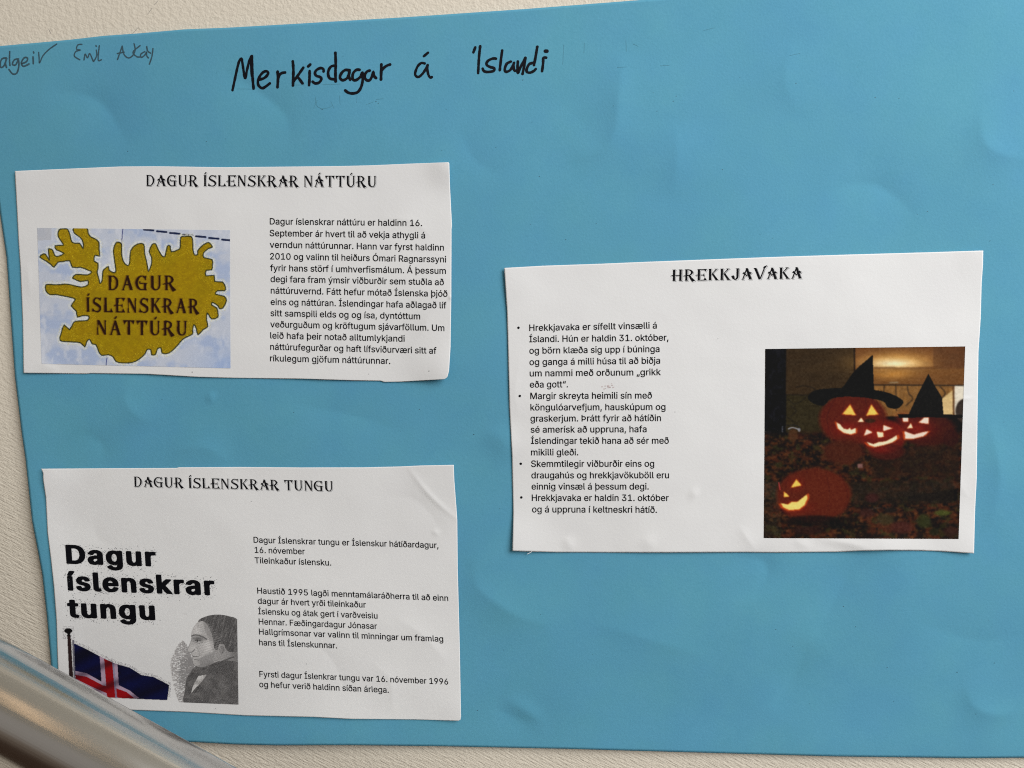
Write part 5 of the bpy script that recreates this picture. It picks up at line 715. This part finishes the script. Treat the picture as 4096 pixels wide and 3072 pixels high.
# ------------------------------------------------------------------ handwriting
def ribbon(name, strokes, z, width, mtl, parent, hf=h_poster, label=None, wob=.12, sp=True, each=False):
    if each:
        for st_ in strokes: ribbon(name, [st_], z, width, mtl, parent, hf, label, wob, sp)
        return
    ox, oy, k = z; V = []; F = []; lv = 0
    for st_ in strokes:
        w = width
        if isinstance(st_, tuple): st_, w = st_
        P = np.array(st_, float) / k + [ox, oy]
        Q = spline(P, 3.5) if sp else P
        if len(P) == 2 and np.hypot(*(P[1] - P[0])) < w: Q = np.array([P[0], P[1]])
        d = np.gradient(Q, axis=0); d /= (np.hypot(d[:, 0], d[:, 1])[:, None] + 1e-9); nrm = np.c_[-d[:, 1], d[:, 0]]
        ww = w * (1 + wob * np.sin(np.arange(len(Q)) * .8 + random.random() * 6) * .5 + wob * (rng.random(len(Q)) - .5)) / 2
        lv += 1; ex = .00007 + lv * 4e-6
        cap = [Q[0] + ww[0] * (-d[0] * math.sin(a) + nrm[0] * math.cos(a)) for a in np.linspace(0, math.pi, 7)[1:-1]]
        cap2 = [Q[-1] + ww[-1] * (d[-1] * math.sin(a) - nrm[-1] * math.cos(a)) for a in np.linspace(0, math.pi, 7)[1:-1]]
        A = Q + nrm * ww[:, None]; B = Q - nrm * ww[:, None]
        pts_ = np.vstack([A, B, cap, cap2]); n0 = len(V); m = len(Q)
        V.extend(wp(pts_[:, 0], pts_[:, 1], hf(pts_[:, 0], pts_[:, 1]) + ex).tolist())
        for i in range(m - 1): F.append([n0 + i, n0 + i + 1, n0 + m + i + 1, n0 + m + i])
        F.append([n0] + [n0 + 2 * m + j for j in range(5)] + [n0 + m])
        F.append([n0 + 2 * m - 1] + [n0 + 2 * m + 5 + j for j in range(5)] + [n0 + m - 1])
    Vn = np.array(V)
    F = orient(Vn, F)
    o = mesh_obj(name, Vn, F, mtl, parent)
    if label: o['label'] = label
    return o
ZT = (900, 100, 2.765); ZI = (1600, 100, 3.16); ZP = (0, 0, 2.16)
ribbon('handwritten_word', [
    ([(83, 722), (105, 620), (140, 460), (162, 390), (182, 370), (196, 440), (222, 588), (243, 500), (268, 400), (296, 342)], 10.5), [(297, 345), (300, 440), (304, 560), (316, 702)], [(290, 350), (291, 450), (298, 560)],
    [(385, 602), (430, 588), (465, 558), (478, 528), (460, 511), (425, 520), (388, 562), (365, 620), (372, 668), (410, 698), (450, 680), (496, 645)],
    [(582, 515), (586, 600), (581, 687)], [(586, 600), (603, 552), (630, 530), (664, 525)],
    [(750, 402), (757, 500), (752, 668)], [(866, 472), (812, 550), (762, 620)], [(800, 566), (825, 600), (858, 645)],
    [(936, 508), (935, 590), (930, 665)], [(921, 457), (943, 437)],
    [(1091, 512), (1090, 490), (1060, 475), (1015, 495), (995, 530), (1010, 560), (1055, 576), (1066, 600), (1040, 636), (998, 645), (970, 626)],
    [(1221, 308), (1225, 420), (1222, 530), (1225, 622)], [(1214, 450), (1180, 455), (1150, 490), (1141, 545), (1162, 590), (1216, 600)],
    [(1372, 500), (1330, 497), (1290, 530), (1272, 580), (1300, 610), (1348, 590), (1374, 540), (1380, 520)], [(1378, 500), (1370, 560), (1385, 605)],
    [(1490, 494), (1450, 497), (1415, 540), (1415, 600), (1450, 608), (1500, 570), (1520, 522), (1524, 600), (1508, 680), (1470, 740), (1410, 756), (1362, 746), (1330, 722)],
    [(1600, 504), (1570, 515), (1545, 560), (1562, 606), (1600, 610), (1630, 560), (1640, 515), (1648, 560), (1672, 586)],
    [(1730, 435), (1728, 520), (1726, 600)], [(1730, 512), (1758, 472), (1795, 447), (1826, 436)]], ZT, 11.3, M_MARK, poster, label='black marker word Merkisdagar')
ribbon('handwritten_word', [[(312, 486), (270, 480), (225, 520), (193, 600), (200, 642), (238, 655), (290, 610), (333, 542), (350, 508)], [(350, 506), (346, 560), (360, 630), (384, 664), (402, 658)], [(302, 394), (354, 350)]], ZI, 10.5, M_MARK, poster, label='black marker word á')
ribbon('handwritten_word', [[(928, 346), (952, 282)], [(1014, 268), (1000, 400), (988, 608)],
    [(1214, 425), (1170, 424), (1110, 455), (1094, 500), (1140, 530), (1192, 545), (1182, 580), (1110, 593), (1062, 582), (1045, 550)], [(1292, 322), (1275, 450), (1262, 570)],
    [(1402, 462), (1350, 490), (1324, 560), (1342, 591), (1392, 570), (1430, 510), (1442, 478)], [(1438, 480), (1436, 540), (1452, 580), (1482, 570)],
    [(1490, 460), (1486, 540), (1490, 606), (1530, 520), (1585, 415)], [(1586, 415), (1570, 520), (1550, 616)], [(1736, 275), (1715, 400), (1695, 505)],
    [(1700, 476), (1640, 490), (1608, 540), (1602, 588), (1640, 602), (1690, 582), (1716, 556)], [(1848, 412), (1814, 415), (1810, 480), (1797, 582)], ([(1838, 329), (1858, 330)], 14)], ZI, 11, M_MARK, poster, label='black marker word Íslandi')
ribbon('handwritten_word', [[(47, 500), (18, 508), (2, 545), (8, 582), (35, 566), (58, 505)], [(56, 500), (48, 545), (56, 582)], [(84, 445), (82, 510), (86, 565)],
    [(155, 508), (122, 518), (108, 555), (135, 560), (158, 515)], [(160, 508), (163, 570), (145, 630), (110, 638), (78, 600)], [(188, 550), (228, 532), (238, 502), (210, 498), (185, 540), (202, 572), (252, 552)],
    [(285, 490), (288, 550)], [(289, 448), (292, 456)], ([(334, 452), (338, 500), (342, 542), (372, 480), (425, 425), (490, 380)], 5)], ZP, 6.4, M_PENCIL, poster, label='smudged pencil name algeir at the left edge')
ribbon('handwritten_word', [[(708, 382), (672, 388), (662, 425), (696, 432), (655, 445), (643, 485), (690, 516)], [(726, 516), (736, 466), (756, 500), (774, 462), (796, 505), (806, 530)], [(832, 432), (836, 480), (810, 530)], [(829, 393), (832, 400)], [(858, 395), (850, 470), (850, 522), (876, 516)]], ZP, 5.2, M_PENCIL, poster, label='pencil name Emil')
ribbon('handwritten_word', [[(1015, 515), (1036, 455), (1056, 398)], [(1056, 398), (1072, 470), (1110, 500), (1148, 478), (1168, 430), (1158, 375)], [(1014, 462), (1072, 450)], [(1210, 394), (1150, 448), (1180, 488), (1208, 492)],
    [(1252, 445), (1216, 468), (1222, 496), (1254, 472), (1266, 448), (1268, 480), (1282, 500)], [(1268, 402), (1276, 440), (1302, 458)], [(1322, 418), (1312, 490), (1290, 554)]], ZP, 5.4, M_PENCIL, poster, label='pencil name AKay')
ribbon('pencil_trace', [[(135, 705), (230, 706), (330, 708)], [(760, 662), (880, 661)], [(1080, 658), (1280, 651)], [(980, 920), (1020, 830), (1006, 880)], [(1002, 800), (1012, 885), (1080, 925), (1180, 900)], [(1175, 850), (1205, 920)], [(1268, 780), (1275, 885)], [(1462, 778), (1458, 860)], [(1672, 822), (1750, 812)], [(1560, 880), (1640, 850)]], ZT, 1.5, M_FAINT, poster, each=True)
ribbon('pencil_trace', [[(172, 200), (168, 285)], [(264, 190), (262, 235)], [(448, 180), (450, 228)], [(480, 195), (502, 204)], [(410, 298), (450, 296)], [(600, 291), (640, 289)], [(790, 135), (840, 122)], [(1175, 245), (1220, 236)]], (2100, 0, 1.1082), 1.6, M_FAINT, poster, each=True)
# small dark flecks and pale fibres in the card
pts = [(random.uniform(60, 4080), random.uniform(200, 2960)) for _ in range(150)] + [(3670, 858), (2455, 423), (3092, 952), (3422, 2507), (3978, 2652), (2026, 254)]
SB = [(50, 640, 1820, 1540), (150, 1850, 1860, 2900), (2005, 990, 3945, 2225)]
pts = [q for q in pts if not any(a < q[0] < c and b_ < q[1] < d_ for a, b_, c, d_ in SB)]
specks('fleck', pts, M_PENCIL, poster, .8, 1.9, h_poster)
specks('fleck', [(random.uniform(700, 1800), random.uniform(1480, 1500)) for _ in range(2)] + [(1716, 1484), (862, 2835), (1005, 2005), (1226, 2656), (2700, 1648), (2872, 1355)], M_GREY, SHEETS[1]['root'], 1.2, 2.2)
specks('smudge', [(2432 + random.gauss(0, 9), 1546 + random.gauss(0, 5)) for _ in range(14)], M_SMUDGE, SHEETS[2]['root'], 1.5, 4)
# torn paper whisker at the lower left of the right sheet
ribbon('torn_fibre', [[(2128, 2206), (2118, 2212), (2110, 2216)]], (0, 0, 1), 2.2, M_PAPER, SHEETS[2]['root'], hf=h_sheet)
# scuffs on the wall
ribbon('scuff', [[(1145, 292), (1170, 262), (1195, 235)], [(1276, 122), (1296, 95), (1314, 68)], [(1335, 40), (1365, 5)], [(420, 250), (440, 290)]], (0, 0, 2.16), 1.6, M_WMARK, wall, hf=lambda x, y: np.zeros(np.shape(x)))

# ------------------------------------------------------------------ stainless handrail in front of the wall
rail_m, rail_b, rail_a, rail_r = -.54849692, 1.164766, .094, .021230
d = Vector((1, 0, rail_m)).normalized(); n2 = Vector((0, -1, 0)); n3 = d.cross(n2).normalized()
handrail = empty('handrail', (0, -rail_a, rail_b))
V = []; F = []; NS = 96; L0, L1 = -1.6, 1.3; NR = 2
for i in range(NR):
    c_ = Vector((0, -rail_a, rail_b)) + d * (L0 + (L1 - L0) * i / (NR - 1))
    for k in range(NS):
        a = 2 * math.pi * k / NS; V.append(tuple(c_ + rail_r * (n2 * math.cos(a) + n3 * math.sin(a))))
for i in range(NR - 1):
    for k in range(NS):
        F.append([i * NS + k, i * NS + (k + 1) % NS, (i + 1) * NS + (k + 1) % NS, (i + 1) * NS + k])
F.append(list(range(NS))[::-1]); F.append([NS + k for k in range(NS)])
tag(handrail, 'brushed stainless steel handrail tube slanting across the lower left corner', 'handrail')
me_v = np.array(V) - np.array([0, -rail_a, rail_b])
# tube lies along its local x axis so that the brushing runs along it
rot = Matrix((d, n2, n3)).transposed()
inv = rot.inverted()
loc = [tuple(inv @ Vector(v)) for v in me_v]
me = bpy.data.meshes.new('tube'); me.from_pydata(loc, [], F); me.materials.append(M_STEEL)
me.polygons.foreach_set('use_smooth', [len(f) == 4 for f in F])
tube = bpy.data.objects.new('tube', me); COL.objects.link(tube); tube.parent = handrail; tube.rotation_euler = rot.to_euler()
